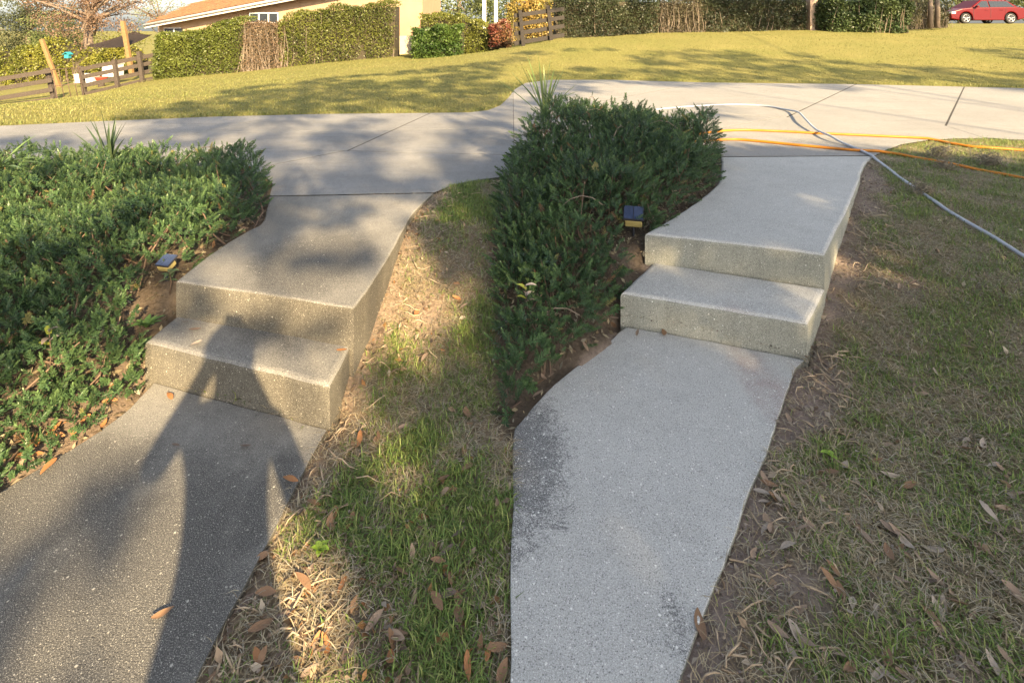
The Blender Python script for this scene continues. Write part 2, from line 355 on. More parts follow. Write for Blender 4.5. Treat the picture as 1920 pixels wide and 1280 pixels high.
def spaced(a, b, s, far, k):
    v = list(np.arange(a, b, s)); lo = []; st = s; x = a
    while x > -far: st *= k; x -= st; lo.append(x)
    hi = []; st = s; x = b
    while x < far: hi.append(x); st *= k; x += st
    return np.array(lo[::-1] + v + hi)
gx = spaced(-3.2, 4.4, .045, 320, 1.13)
gy = np.concatenate([np.arange(-30, -1, 2.), np.arange(-1, .8, .2), np.arange(.8, 6.4, .045), np.arange(6.4, 24, .35), 24 + np.cumsum(.6 * 1.2 ** np.arange(26))])
X, Y = np.meshgrid(gx, gy); Z = terrain(X, Y)
for poly, zt in ((L_LOW, 0), (R_LOW, 0), (L_STEP, T1), (R_STEP, T1), (L_UP, T2), (R_UP, T2), (DRIVE, T2)):
    ins = inside(poly, X, Y); d = dist_poly(poly, X, Y); low = 0 if zt == T1 else zt
    Z = np.where(ins & (d > .05), np.minimum(Z, low - .09), Z)
    Z = np.where((d < .07) & ((zt > 0) | (Y < 2.45) | ins), np.minimum(Z, zt - .012), Z)
for lo_, st_, up_ in ((L_LOW, L_STEP, L_UP), (R_LOW, R_STEP, R_UP)):
    Z = np.where(inside(st_, X, Y) & (dist_poly(lo_, X, Y) < .11), np.minimum(Z, -.05), Z)
    Z = np.where((dist_poly(lo_, X, Y) < .075) & (dist_poly(st_, X, Y) < .075) & ~inside(st_, X, Y), np.minimum(Z, -.03), Z)
    Z = np.where(inside(up_, X, Y) & (dist_poly(st_, X, Y) < .11), np.minimum(Z, .08), Z)
def masks(x, y):
    """how much of the ground is bare soil, bed mulch and mown far lawn"""
    rr = np.where(x < .12, 9., 0)
    dw = np.minimum.reduce([dist_poly(L_LOW, x, y), dist_poly(R_LOW, x, y) + rr, dist_poly(L_UP, x, y), dist_poly(R_UP, x, y), dist_poly(R_STEP, x, y), dist_poly(L_STEP, x, y)])
    wig = noise2(x, y, 3.2, 11); fine = noise2(x, y, 9, 12)
    bare = np.clip((np.where(x > 0, .17, .11) + (wig - .5) * .30 - dw) / .10, 0, 1)
    patch = np.clip((noise2(x, y, 2.4, 21) - .66) / .08, 0, 1) * (y < 5)
    bare = np.clip(np.maximum(bare, patch * .55) + (fine - .5) * .3, 0, 1)
    # a worn sandy strip beside the unwashed walk, as in the photograph
    v = P(800, 575, .15); bare = np.maximum(bare, np.clip(1.25 - np.hypot((x - v.x) / .17, (y - v.y) / .2), 0, 1))
    v = P(1480, 1080, 0); bare = np.maximum(bare, np.clip(1.3 - np.hypot((x - v.x) / .13, (y - v.y) / .13), 0, 1))
    bed = inside(L_BED, x, y) | inside(R_BED, x, y)
    far = np.clip((y - 4.6) / 1.5, 0, 1)
    return bare * (1 - far), bed, far
bare, bed, far = masks(X.ravel(), Y.ravel())
n1 = noise2(X.ravel(), Y.ravel(), 1.3, 31)[:, None]; n2 = noise2(X.ravel(), Y.ravel(), 14, 33)[:, None]
soilL = np.array([.22, .165, .125]) * (1 - n2) + np.array([.31, .24, .185]) * n2
soilR = np.array([.20, .155, .135]) * (1 - n2) + np.array([.30, .245, .215]) * n2
lr = np.clip((X.ravel() + .1) / .5, 0, 1)[:, None]; soil = soilL * (1 - lr) + soilR * lr
thatch = np.array([.15, .13, .08]) * (1 - n2) + np.array([.24, .205, .13]) * n2
lawn = np.array([.155, .16, .048]) * (1 - n1) + np.array([.23, .205, .075]) * n1
col = thatch * (1 - bare[:, None]) + soil * bare[:, None]
col = col * (1 - far[:, None]) + lawn * far[:, None]
mul = np.array([.075, .058, .045]) * (1 - n2) + np.array([.15, .12, .092]) * n2
edge = np.clip(1 - dist_poly(L_LOW, X.ravel(), Y.ravel()) / .22, 0, 1)[:, None]
mul = mul * (1 - edge) + soilL * .9 * edge
col = np.where(bed[:, None], mul, col)
ny, nx = X.shape; idx = np.arange(nx * ny).reshape(ny, nx)
quads = np.stack([idx[:-1, :-1], idx[:-1, 1:], idx[1:, 1:], idx[1:, :-1]], -1).reshape(-1, 4)
n = N('ground_soil'); a = n.attr(); g = n.noise(60, 6, .7)
c = n.mix(n.ramp(g, [(.3, 0.), (.75, 1.)]), n.mix(1., a, (.62, .6, .58), 'MULTIPLY'), n.mix(1., a, (1.3, 1.28, 1.22), 'MULTIPLY'))
n.bump(n.math('ADD', g, n.math('MULTIPLY', n.noise(9, 4), .6)), .8, .02); M_GROUND = n.done(c, .95, .1)
ground = put('ground', mesh_np('ground', np.stack([X.ravel(), Y.ravel(), Z.ravel()], 1), quads, M_GROUND, col, True))
tag(ground, 'sandy yard soil and thin lawn ground sloping around the walkways', 'ground', kind='structure')

# ------------------------------------------------------------------ walkways and driveway
def wob(poly, amp, seed):
    out = []
    for x, y in poly: out.append((x + (float(noise2(x, y, 9, seed)) - .5) * amp, y + (float(noise2(x, y, 9, seed + 1)) - .5) * amp))
    return out
def dense(poly, step=.06):
    out = []
    for i in range(len(poly)):
        a, b = poly[i], poly[(i + 1) % len(poly)]; k = max(1, int(math.hypot(b[0] - a[0], b[1] - a[1]) / step))
        for j in range(k): out.append((a[0] + (b[0] - a[0]) * j / k, a[1] + (b[1] - a[1]) * j / k))
    return out
def walk(name, low, step, up, mt, mr, label, seed):
    root = tag(empty(name), label, 'walkway', kind='structure')
    for nm, poly, z1, z0, bev in (('lower_slab', low, 0, -.14, .012), ('step', step, T1, -.16, .024), ('upper_slab', up, T2, -.16, .024)):
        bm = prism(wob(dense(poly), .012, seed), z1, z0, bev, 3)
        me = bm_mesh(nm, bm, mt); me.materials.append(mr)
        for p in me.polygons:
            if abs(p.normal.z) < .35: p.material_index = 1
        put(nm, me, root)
    return root
walk('stained_walkway', L_LOW, L_STEP, L_UP, M_STAIN, M_STAINR, 'dirty dark-stained concrete walkway with two steps, on the left', 3)
walk('washed_walkway', R_LOW, R_STEP, R_UP, M_WASH, M_WASHR, 'clean pale concrete walkway with two steps, on the right', 5)

drv = tag(empty('driveway'), 'wide concrete driveway of jointed slabs crossing behind both walkways', 'driveway', kind='structure')
def L2(a, b): return P(*a, T2)[:2], P(*b, T2)[:2]
halfL = [clip(DRIVE, (.02, 0), (.02, 20), .003)]; halfR = [clip(DRIVE, (.02, 20), (.02, 0), .003)]
a, b = L2((495, 279), (950, 290)); fl = [clip(halfL[0], a, b, .006)]; nl = [clip(halfL[0], b, a, .006)]
fl = split(fl, *L2((805, 213), (655, 281)), .02); fl = split(fl, *L2((450, 247), (950, 240)), .007)
fl = [q for p in fl for q in (split([p], *L2((515, 218), (450, 232)), .012) if min(v[0] for v in p) < -4 else [p])]
nl = split(nl, *L2((655, 281), (515, 308)), .016)
a, b = L2((1310, 211), (1773, 236)); fr = [clip(halfR[0], a, b, .004)]; nr = [clip(halfR[0], b, a, .004)]
fr = split(fr, *L2((1605, 158), (1483, 216)), .024); fr = [q for p in fr for q in split([p], *(L2((1808, 163), (1773, 236)) if sum(v[0] for v in p) / len(p) > 5 else L2((1327, 153), (1170, 182))), .022)]
fr = split(fr, *L2((1250, 178), (1895, 193)), .007)
nr = split(nr, *L2((1483, 216), (1365, 237)), .014); nr = [q for p in nr for q in (split([p], *L2((1773, 236), (1850, 260)), .008) if sum(v[0] for v in p) / len(p) > 2 else [p])]
put('joint_filler', bm_mesh('joint_filler', prism(DRIVE, T2 - .0022, T2 - .05, 0), M_JOINT), drv)
for mat, pieces in ((M_DRIVE, fl + nl), (M_DRIVE2, fr + nr)):
    for q in pieces:
        dz = random.uniform(-.0005, .0005)
        put('slab', bm_mesh('slab', prism(q, T2 + dz, T2 - .12, 0), mat), drv)

# ------------------------------------------------------------------ grass and litter
M_GRASS = leafmat('grass_blade', .25, .55, .25)
def in_conc(x, y):
    r = np.zeros(np.shape(x), bool)
    for poly, _ in CONC: r |= inside(poly, x, y)
    return r
def blades(x, y, z, length, width, lean, az, bend=.5):
    """a blade of one quad and one tip triangle at each point; lean 0 upright .. 1 lying"""
    n = len(x); base = np.stack([x, y, z], 1); h = np.stack([np.cos(az), np.sin(az), np.zeros(n)], 1); sd = np.stack([-np.sin(az), np.cos(az), np.zeros(n)], 1)
    up = np.array([[0, 0, 1.]]); a1 = lean * 1.45; a2 = np.clip(lean + bend, 0, 1.15) * 1.45
    m = base + (h * np.sin(a1)[:, None] + up * np.cos(a1)[:, None]) * (length * .55)[:, None]
    t = m + (h * np.sin(a2)[:, None] + up * np.cos(a2)[:, None]) * (length * .45)[:, None]
    w = (width / 2)[:, None]
    V = np.stack([base - sd * w, base + sd * w, m + sd * w * .8, m - sd * w * .8, t], 1).reshape(-1, 3)
    i = np.arange(n)[:, None] * 5
    return V, [i + np.array([[0, 1, 2, 3]]), i + np.array([[3, 2, 4]])]
GREENS = np.array([[.135, .20, .045], [.18, .24, .06], [.24, .265, .085], [.10, .16, .042]])
STRAWS = np.array([[.38, .31, .19], [.48, .41, .27], [.29, .225, .14], [.37, .33, .25]])
def grass_patch(name, x0, x1, y0, y1, dens, label, keep, gf=1.3):
    n = int((x1 - x0) * (y1 - y0) * dens); x = rng.uniform(x0, x1, n); y = rng.uniform(y0, y1, n)
    ok = keep(x, y) & ~in_conc(x, y); x, y = x[ok], y[ok]
    b, bd, fr = masks(x, y); ok = ~bd; x, y, b = x[ok], y[ok], b[ok]
    clump = noise2(x, y, 6, 41); big = noise2(x, y, 1.7, 43)
    green = rng.random(len(x)) < gf * np.clip((clump - .30) * 2.8 + (big - .5) * 1.1, .12, .9) * (1 - .9 * b)
    keepm = np.where(green, rng.random(len(x)) < 1 - .75 * b, rng.random(len(x)) < np.clip(.8 - .6 * b, 0, 1))
    x, y, green, b = x[keepm], y[keepm], green[keepm], b[keepm]; m = len(x)
    L = np.where(green, rng.uniform(.022, .062, m) * (1 - .4 * b), rng.uniform(.018, .06, m)); wd = np.where(green, rng.uniform(.0022, .0042, m), rng.uniform(.0012, .0027, m))
    lean = np.where(green, rng.beta(2.2, 2, m), rng.uniform(.72, 1.02, m))
    V, F = blades(x, y, terrain(x, y) + np.where(green, -.004, rng.uniform(.0, .012, m)), L, wd, lean, rng.uniform(0, 6.283, m))
    cg = GREENS[rng.integers(0, 4, m)] * rng.uniform(.7, 1.35, (m, 1)); cs = STRAWS[rng.integers(0, 4, m)] * rng.uniform(.6, 1.2, (m, 1))
    col = np.where(green[:, None], cg, cs)
    o = put(name, mesh_np(name, V, F, M_GRASS, rep(col, 5))); tag(o, label, 'grass', kind='stuff')
# the grass either side of the washed walk's left edge line belongs to different lawns
grass_patch('lawn_grass', -1.35, .05, .9, 4.2, 31000, 'patchy green and straw grass between the dirty walkway and the shrubs', lambda x, y: x < .03)
grass_patch('lawn_grass', .25, 4.6, .9, 4.9, 25000, 'patchy green and straw grass right of the clean walkway', lambda x, y: (x > .2) & (x < 1.02 * y + .6), .72)
grass_patch('lawn_grass', 2.2, 7.5, 4.0, 6.4, 5000, 'sunlit dry grass tongue between driveway and lawn, at right', lambda x, y: (x < 1.0 * y + .8) & ((y > 4.9) | (x > 4.6)))
def far_grass(name, x0, x1, y0, y1, n, label, keep, cols):
    x = rng.uniform(x0, x1, n); y = y0 + (y1 - y0) * rng.random(n) ** 1.6; ok = keep(x, y) & ~in_conc(x, y) & (np.abs(x) < y * 1.02 + 1); x, y = x[ok], y[ok]; m = len(x)
    ed = np.clip(1 - dist_poly(DRIVE, x, y) / .3, 0, 1)
    V, F = blades(x, y, terrain(x, y) - .005, rng.uniform(.026, .052, m) * (1 + .6 * ed), rng.uniform(.005, .010, m), rng.beta(2, 3, m), rng.uniform(0, 6.283, m), .35)
    big = noise2(x, y, .5, 51)[:, None]; r = np.clip(rng.random((m, 1)) * .7 + big * .5 - .1 - ed[:, None] * .3, 0, 1)
    col = (np.array(cols[0]) * (1 - r) + np.array(cols[1]) * r) * rng.uniform(.75, 1.25, (m, 1))
    tag(put(name, mesh_np(name, V, F, M_GRASS, rep(col, 5))), label, 'grass', kind='stuff')
FARC = [(.105, .135, .034), (.265, .235, .085)]
far_grass('mown_lawn', -22, .4, 6.2, 21.5, 170000, 'mown yellow-green lawn between driveway and the house hedge, at left', lambda x, y: x < y * .004, FARC)
far_grass('mown_lawn', -.3, 27, 10, 27, 150000, 'mown yellow-green lawn between driveway and the red car, at right', lambda x, y: x >= y * .004, FARC)

# dry runners and twigs on the bare soil beside the walks
def runners(name, n, poly, label, lo, hi, sel):
    bm = bmesh.new(); k = 0
    while k < n:
        i = random.randrange(len(poly)); x = poly[i][0] + random.gauss(0, .02) + sel * random.uniform(lo, hi); y = poly[i][1] + random.gauss(0, .06)
        if in_conc(np.array([x]), np.array([y]))[0] or y > 4: k += .2; continue
        a = random.uniform(0, 6.28); L = random.uniform(.05, .17); pts = []; z0 = float(terrain(x, y))
        for j in range(5):
            pts.append((x, y, z0 + .006 + .01 * math.sin(j * 1.3 + k))); a += random.gauss(0, .45); x += math.cos(a) * L / 4; y += math.sin(a) * L / 4
        if not in_conc(np.array([p[0] for p in pts]), np.array([p[1] for p in pts])).any(): tube(bm, pts, [.0028, .0026, .0022, .0018, .001], 5)
        k += 1
    tag(put(name, bm_mesh(name, bm, M_RUN, True)), label, 'runners', kind='stuff')
M_RUN = simple('dry_runner', (.42, .33, .23), (.27, .2, .13), 20, .85)
runners('dry_runners', 150, L_low_r + L_up_r, 'dry grass runners on bare soil along the dirty walkway', .01, .2, 1)
runners('dry_runners', 230, R_low_r + R_up_r, 'dry grass runners on bare soil along the clean walkway', .01, .26, 1)

# fallen leaves, one by one
LEAF_COL = [((.23, .135, .075), (.15, .085, .045)), ((.30, .215, .15), (.20, .14, .095)), ((.34, .16, .06), (.23, .10, .04)), ((.16, .115, .085), (.10, .07, .055)), ((.38, .315, .25), (.27, .215, .17))]
leaf_mats = [simple('fallen_leaf_%s' % nm, a, b, 45, .6, .35, bump=.2, bscale=200) for nm, (a, b) in zip(('brown', 'tan', 'orange', 'dark', 'bleached'), LEAF_COL)]
def leaf_mesh(k, mat, seed):
    r = random.Random(seed); Lh = .5; wd = r.uniform(.15, .21); curl = r.uniform(-.5, 1.3); cup = r.uniform(.1, .55); tw = r.uniform(-.5, .5); V = []; Fq = []
    ts = [0, .12, .3, .52, .74, .9, 1.0]
    for t in ts:
        x = (t - .5); ww = wd * (math.sin(math.pi * min(max(t, .02), .985) ** .9) ** .75); z = curl * (x * x - .25) * .5 + .13
        for s in (-1, 0, 1):
            yy = s * ww; zz = z + abs(s) * ww * cup + s * tw * x * ww
            V.append((x, yy + .06 * math.sin(3 * x + seed), zz))
    for i in range(len(ts) - 1):
        for s in (0, 1): a = i * 3 + s; Fq.append((a, a + 1, a + 4, a + 3))
    me = mesh_np('fallen_leaf', np.array(V), np.array(Fq), mat, smooth=True); return me
leaf_meshes = [[leaf_mesh(k, m, 10 * k + j) for k in range(4)] for j, m in enumerate(leaf_mats)]
HUE = ('brown', 'tan', 'orange', 'dark brown', 'bleached pale')
def leaf_label(label, colour, L, where):
    px, py = where; a = HUE[colour] + (' long' if L > .056 else ' small' if L < .044 else '') + ' fallen leaf'
    row = 'level with the upper slab' if py < 560 else 'beside the steps' if py < 700 else 'just below the steps' if py < 830 else 'in the middle foreground' if py < 1000 else 'in the near foreground' if py < 1140 else 'nearest the camera'
    if 'left lawn' in label: l, r = 610 - (py - 790) * .5, 950
    else: l, r = 1510 - (py - 670) * .4, 1910
    t = (px - l) / (r - l); colm = 'close to' if t < .33 else 'a stride from' if t < .66 else 'far from'
    return '%s %s, %s the %s walkway' % (a, row, colm, 'dirty' if 'left lawn' in label else 'clean')
def drop_leaf(x, y, z, L, colour, label, group, tilt=.35, where=None):
    if where and 'lawn' in label: label = leaf_label(label, colour, L, where)
    elif where: label = HUE[colour] + ('' if L > .05 else ' small') + ' ' + label + (', near its step' if where[1] < 760 and where[0] > 200 or 1100 < where[0] else ', midway along' if where[0] > 120 else ', at the far left')
    o = put('fallen_leaf', random.choice(leaf_meshes[colour])); o.location = (x, y, z); o.scale = (L, L * random.uniform(.85, 1.2), L)
    o.rotation_euler = (random.gauss(0, tilt), random.gauss(0, tilt), random.uniform(0, 6.28)); tag(o, label, 'leaf', group); return o
def scatter_leaves(n, pick, label, group, cols, Lr):
    k = 0
    while k < n:
        px, py = pick(); v = ground_at(px, py)
        if in_conc(np.array([v.x]), np.array([v.y]))[0]: continue
        for j in range(random.choice((1, 1, 1, 2, 3))):
            x, y = v.x + random.gauss(0, .035) * (j > 0), v.y + random.gauss(0, .035) * (j > 0)
            if in_conc(np.array([x]), np.array([y]))[0] or k >= n: continue
            drop_leaf(x, y, float(terrain(x, y)) + random.uniform(.0, .016), random.uniform(*Lr), random.choice(cols), label, group, where=(px, py)); k += 1
U = random.uniform
scatter_leaves(80, lambda: (U(430, 945), 560 + 700 * U(0, 1) ** .75), 'left lawn', 'fallen leaves in the left lawn', (0, 0, 1, 2, 3), (.038, .062))
scatter_leaves(24, lambda: (U(480, 945), U(1000, 1270)), 'left lawn', 'fallen leaves in the left lawn', (0, 0, 2, 3, 3), (.045, .066))
scatter_leaves(72, lambda: (U(1440, 1910), 500 + 760 * U(0, 1) ** .7), 'right lawn', 'fallen leaves in the right lawn', (1, 1, 4, 0, 3), (.035, .058))
scatter_leaves(64, lambda: (U(1400, 1910), U(830, 1270)), 'right lawn', 'fallen leaves in the right lawn', (1, 1, 4, 4, 0), (.042, .066))
def bedline(a, b, c, j):
    t = U(0, 1); return (a[0] + (b[0] - a[0]) * t + random.gauss(0, j), a[1] + (b[1] - a[1]) * t + random.gauss(0, j) - c)
scatter_leaves(24, lambda: bedline((288, 705), (40, 880), 14, 14), 'fallen leaf at the shrub edge of the dirty walkway', 'fallen leaves along the left bed', (2, 2, 0, 1), (.035, .06))
scatter_leaves(10, lambda: bedline((505, 395), (345, 505), 8, 10), 'dry leaf on mulch beside the dirty upper slab', 'fallen leaves on the upper left mulch', (0, 3, 1), (.04, .065))
scatter_leaves(8, lambda: bedline((1165, 625), (1000, 760), 12, 9), 'fallen leaf at the shrub edge of the clean walkway', 'fallen leaves along the right bed', (1, 0), (.04, .06))
for px, py, z, L, cc, lb in ((345, 607, T1, .035, 3, 'small dark leaf at the back of the dirty lower step'), (365, 621, T1, .05, 3, 'grey-brown leaf on the dirty lower step, nearest the upper riser'), (367, 648, T1, .05, 4, 'pale leaf near the front edge of the dirty lower step'),
        (641, 661, T1, .05, 2, 'orange leaf at the right end of the dirty lower step'), (318, 748, 0, .06, 2, 'orange leaf casting a shadow on the dirty lower slab by the step'), (545, 905, 0, .06, 2, 'orange leaf at the right edge of the dirty lower slab'), (92, 880, 0, .06, 2, 'orange leaf on the dirty lower slab beside the shrubs'),
        (1243, 627, 0, .06, 0, 'reddish leaf against the clean lower riser'), (1196, 628, 0, .05, 1, 'curled tan leaf at the left end of the clean lower riser'), (1312, 1180, -.01, .08, 0, 'brown leaf in the soil at the edge of the clean lower slab'), (330, 838, 0, .035, 3, 'small curled dark leaf on the dirty lower slab'), (460, 840, 0, .04, 3, 'thin dark leaf in the middle of the dirty lower slab'), (305, 1155, 0, .05, 0, 'narrow brown leaf low on the dirty lower slab')):
    v = P(px, py, z); drop_leaf(v.x, v.y, z + .006, L, cc, lb, None, .12)

# broken leaf bits and soil crumbs lying between the blades
def bits(name, x0, x1, y0, y1, n, size, aspect, cols, label, keep, soil=0.0):
    x = rng.uniform(x0, x1, n); y = rng.uniform(y0, y1, n); ok = keep(x, y) & ~in_conc(x, y); x, y = x[ok], y[ok]; b, bd, fr = masks(x, y); ok = ~bd & (rng.random(len(x)) < np.clip(.35 + soil * b + (noise2(x, y, 5, 91) - .5) * 1.6, 0, 1)); x, y = x[ok], y[ok]; m = len(x)
    V, F = leaf_cloud(np.stack([x, y, terrain(x, y) + rng.uniform(.002, .014, m)], 1), rng.uniform(size[0], size[1], m), aspect, 1.8, .6); c = np.array(cols)[rng.integers(0, len(cols), m)] * rng.uniform(.6, 1.25, (m, 1))
    tag(put(name, mesh_np(name, V, F, M_GRASS, rep(c, 4))), label, 'litter', kind='stuff')
LC = [(.24, .15, .09), (.32, .23, .15), (.17, .12, .085), (.36, .30, .23), (.28, .15, .065)]
bits('leaf_litter', -1.3, .02, .95, 4.0, 2600, (.012, .042), .5, LC, 'broken brown leaf bits among the grass beside the dirty walkway', lambda x, y: x < .0, .3)
bits('leaf_litter', .3, 4.4, .95, 4.8, 6500, (.012, .042), .5, LC[1:4], 'broken tan leaf bits among the grass beside the clean walkway', lambda x, y: x < 1.02 * y + .4, .3)
bits('soil_crumbs', -1.3, .02, .95, 4.0, 14000, (.004, .012), .8, [(.22, .165, .125), (.30, .24, .185), (.14, .105, .08)], 'sandy soil crumbs beside the dirty walkway', lambda x, y: x < .0, .9)
bits('soil_crumbs', .3, 3.6, .95, 4.4, 26000, (.004, .012), .8, [(.20, .155, .135), (.30, .25, .22), (.12, .095, .08)], 'sandy soil crumbs beside the clean walkway', lambda x, y: x < .75 * y + .3, .9)

# ------------------------------------------------------------------ shrub beds
M_SHRUB = leafmat('shrub_leaf', .25, .42, .4); M_TWIG = simple('shrub_twig', (.16, .11, .075), (.09, .06, .045), 30, .9); M_DEAD = simple('dead_twig', (.24, .19, .145), (.14, .11, .085), 30, .85)
def sprig_template(nl, Lh, ll, seed):
    r = np.random.default_rng(seed); V = []; tip = []
    for i in range(nl):
        t = (i + .5) / nl; a = i * 2.39996 + r.normal() * .25; el = .35 + .85 * t + r.normal() * .12; s = ll * (1.05 - .45 * t ** 3) * r.uniform(.8, 1.15); w = s * .36
        d = np.array([math.cos(a) * math.cos(el), math.sin(a) * math.cos(el), math.sin(el)]); sd = np.array([-math.sin(a), math.cos(a), 0]); nrm = np.cross(d, sd)
        b = np.array([0, 0, t ** .85 * Lh]); V += [b, b + d * s * .55 - sd * w / 2 + nrm * w * .12, b + d * s, b + d * s * .55 + sd * w / 2 + nrm * w * .12]; tip += [t] * 4
    return np.array(V), np.array(tip)
TEMPL = [sprig_template(34, .085, .021, k) for k in range(3)] + [sprig_template(26, .06, .019, 9)]
def shrub_bed(name, poly, bbox, n, hmax, label, visible, front_h):
    root = tag(empty(name, (sum(p[0] for p in poly) / len(poly), sum(p[1] for p in poly) / len(poly), .1)), label, 'shrub')
    off = np.array(root.location)
    m = n * 5; x = rng.uniform(bbox[0], bbox[1], m); y = rng.uniform(bbox[2], bbox[3], m); ok = inside(poly, x, y) & visible(x, y); x, y = x[ok][:n], y[ok][:n]; m = len(x)
    def top(x, y):
        d = dist_poly(poly, x, y); hump = .35 + .8 * noise2(x, y, 2.1, 61, 2) + .5 * noise2(x, y, 5.5, 62, 1)
        return base_h(x, y) + front_h(x, y) * hump * np.clip((d + .01) / .10, 0, 1) ** .6
    d = dist_poly(poly, x, y); edge_bare = (d < .0 + .06 * noise2(x, y, 4, 66)) | ((noise2(x, y, 4.2, 67, 2) > .73) & (rng.random(len(x)) < .75))
    for lp in (P(312, 500, .36), P(1188, 410, .40)): edge_bare |= (np.abs(x - lp.x) < .10) & (y < lp.y + .09) & (y > lp.y - .20)
    x, y, d = x[~edge_bare], y[~edge_bare], d[~edge_bare]; m = len(x)
    hole = noise2(x, y, 5, 64) ; z = top(x, y); g = base_h(x, y); layer = rng.random(m) ** 1.7; layer = np.where(hole > .74, np.maximum(layer, .55), layer)
    zz = z - (z - g) * layer * .8
    gradx = (top(x + .03, y) - top(x - .03, y)) / .06; grady = (top(x, y + .03) - top(x, y - .03)) / .06
    dirs = np.stack([-gradx * .6 + rng.normal(0, .62, m), -grady * .6 - .2 + rng.normal(0, .62, m), np.full(m, 1.0)], 1)
    Rm = rot_from(dirs, rng.uniform(0, 6.283, m)); sc = rng.uniform(.6, 1.0, m) * rng.choice([.8, .9, 1.1, 1.35], m)
    Vs, Fs, Cs = [], [], []; nv = 0; tone = noise2(x, y, 3.5, 71); pick = rng.integers(0, 4, m)
    for k, (T, tip) in enumerate(TEMPL):
        q = np.where(pick == k)[0]; V = np.einsum('nij,kj->nki', Rm[q], T) * sc[q][:, None, None] + np.stack([x[q], y[q], zz[q] - .03], 1)[:, None, :]
        tn = (np.clip((tone[q] - .35) * 1.8, 0, 1))[:, None, None]; t3 = tip[None, :, None] ** 2.5
        dark = np.array([.036, .075, .032]); midc = np.array([.075, .135, .05]); lt = np.array([.15, .215, .075])
        col = (dark * (1 - tn) + midc * tn) * (1 - t3 * .55) + lt * t3 * .55; col = col * rng.uniform(.65, 1.35, (len(q), 1, 1))
        yel = (rng.random(len(q)) < .015)[:, None, None]; col = np.where(yel, np.array([.22, .20, .07]), col); brn = (rng.random(len(q)) < .008)[:, None, None]; col = np.where(brn, np.array([.15, .09, .045]), col)
        Vs.append(V.reshape(-1, 3)); Cs.append(col.reshape(-1, 3)); Fs.append(np.arange(V.shape[0] * V.shape[1]).reshape(-1, 4) + nv); nv += V.shape[0] * V.shape[1]
    fo = put('foliage', mesh_np('foliage', np.concatenate(Vs) - off, np.concatenate(Fs), M_SHRUB, np.concatenate(Cs)), root); fo['kind'] = 'stuff'
    # woody stems under the leaves
    bm = bmesh.new()
    for i in rng.choice(m, min(m, 260), replace=False):
        a = U(0, 6.28); L = U(.12, .3); p1 = Vector((x[i], y[i], zz[i])) - Vector(off); p0 = Vector((x[i] + math.cos(a) * L, y[i] + math.sin(a) * L, 0)); p0.z = float(base_h(p0.x, p0.y)) - .01
        if not inside(poly, np.array([p0.x]), np.array([p0.y]))[0] or any(abs(p0.x - lp.x) < .16 and abs(p0.y - lp.y) < .3 for lp in (P(312, 500, .36), P(1188, 410, .40))): continue
        p0 = p0 - Vector(off); mid = (p0 + p1) / 2 + Vector((random.gauss(0, .03), random.gauss(0, .03), -.02)); tube(bm, [p0, mid, p1], [.006, .0045, .003], 5, False)
    st = put('stems', bm_mesh('stems', bm, M_TWIG, True), root); st['kind'] = 'stuff'
    # dead sticks that arch out
    for k in range(9):
        i = random.randrange(m); a = U(0, 6.28); L = U(.12, .3); p = Vector((x[i], y[i], float(z[i]) - .02)) - Vector(off); pts = [p + Vector((math.cos(a), math.sin(a), 0)) * L * t + Vector((0, 0, L * .9 * (t - t * t * 1.1))) for t in (0, .25, .5, .75, 1)]
        put('dead_twig', tube_mesh('dead_twig', pts, [.003, .0028, .0025, .002, .001], M_DEAD, 5), root)
    # leaf litter on the mulch
    nl = int(len(x) * 1.1); i = rng.integers(0, m, nl); d2 = rng.normal(0, .12, (nl, 2)); lx = x[i] + d2[:, 0]; ly = y[i] + d2[:, 1]; ok = inside(poly, lx, ly); lx, ly = lx[ok], ly[ok]
    V, F = leaf_cloud(np.stack([lx, ly, terrain(lx, ly) + .006], 1), rng.uniform(.010, .045, len(lx)), .4, 1.6); cc = STRAWS[rng.integers(0, 4, len(lx))] * rng.uniform(.25, .85, (len(lx), 1))
    li = put('litter', mesh_np('litter', V - off, F, M_GRASS, rep(cc, 4)), root); li['kind'] = 'stuff'
    return root, top
lb, L_TOP = shrub_bed('shrub_bed', L_BED, (-4.2, -1.0, 1.3, 4.6), 9500, .3, 'low evergreen shrubs spilling over the mulch left of the dirty walkway', lambda x, y: x > -1.02 * y - .5, lambda x, y: np.clip(.14 + (y - 1.9) * .10, .10, .27) * np.clip(1.15 + (x + 1.6) * .22, .7, 1))
rb, R_TOP = shrub_bed('shrub_bed', R_BED, (-.25, 1.9, 1.5, 5.6), 9000, .34, 'low evergreen shrubs left of the clean walkway, below the right-hand fence', lambda x, y: x > -.25, lambda x, y: np.clip(.24 + (y - 2.2) * .12, .22, .50) * np.clip(1.45 - x * .33, .6, 1) * np.clip(.62 + x * 1.1, .36, 1))

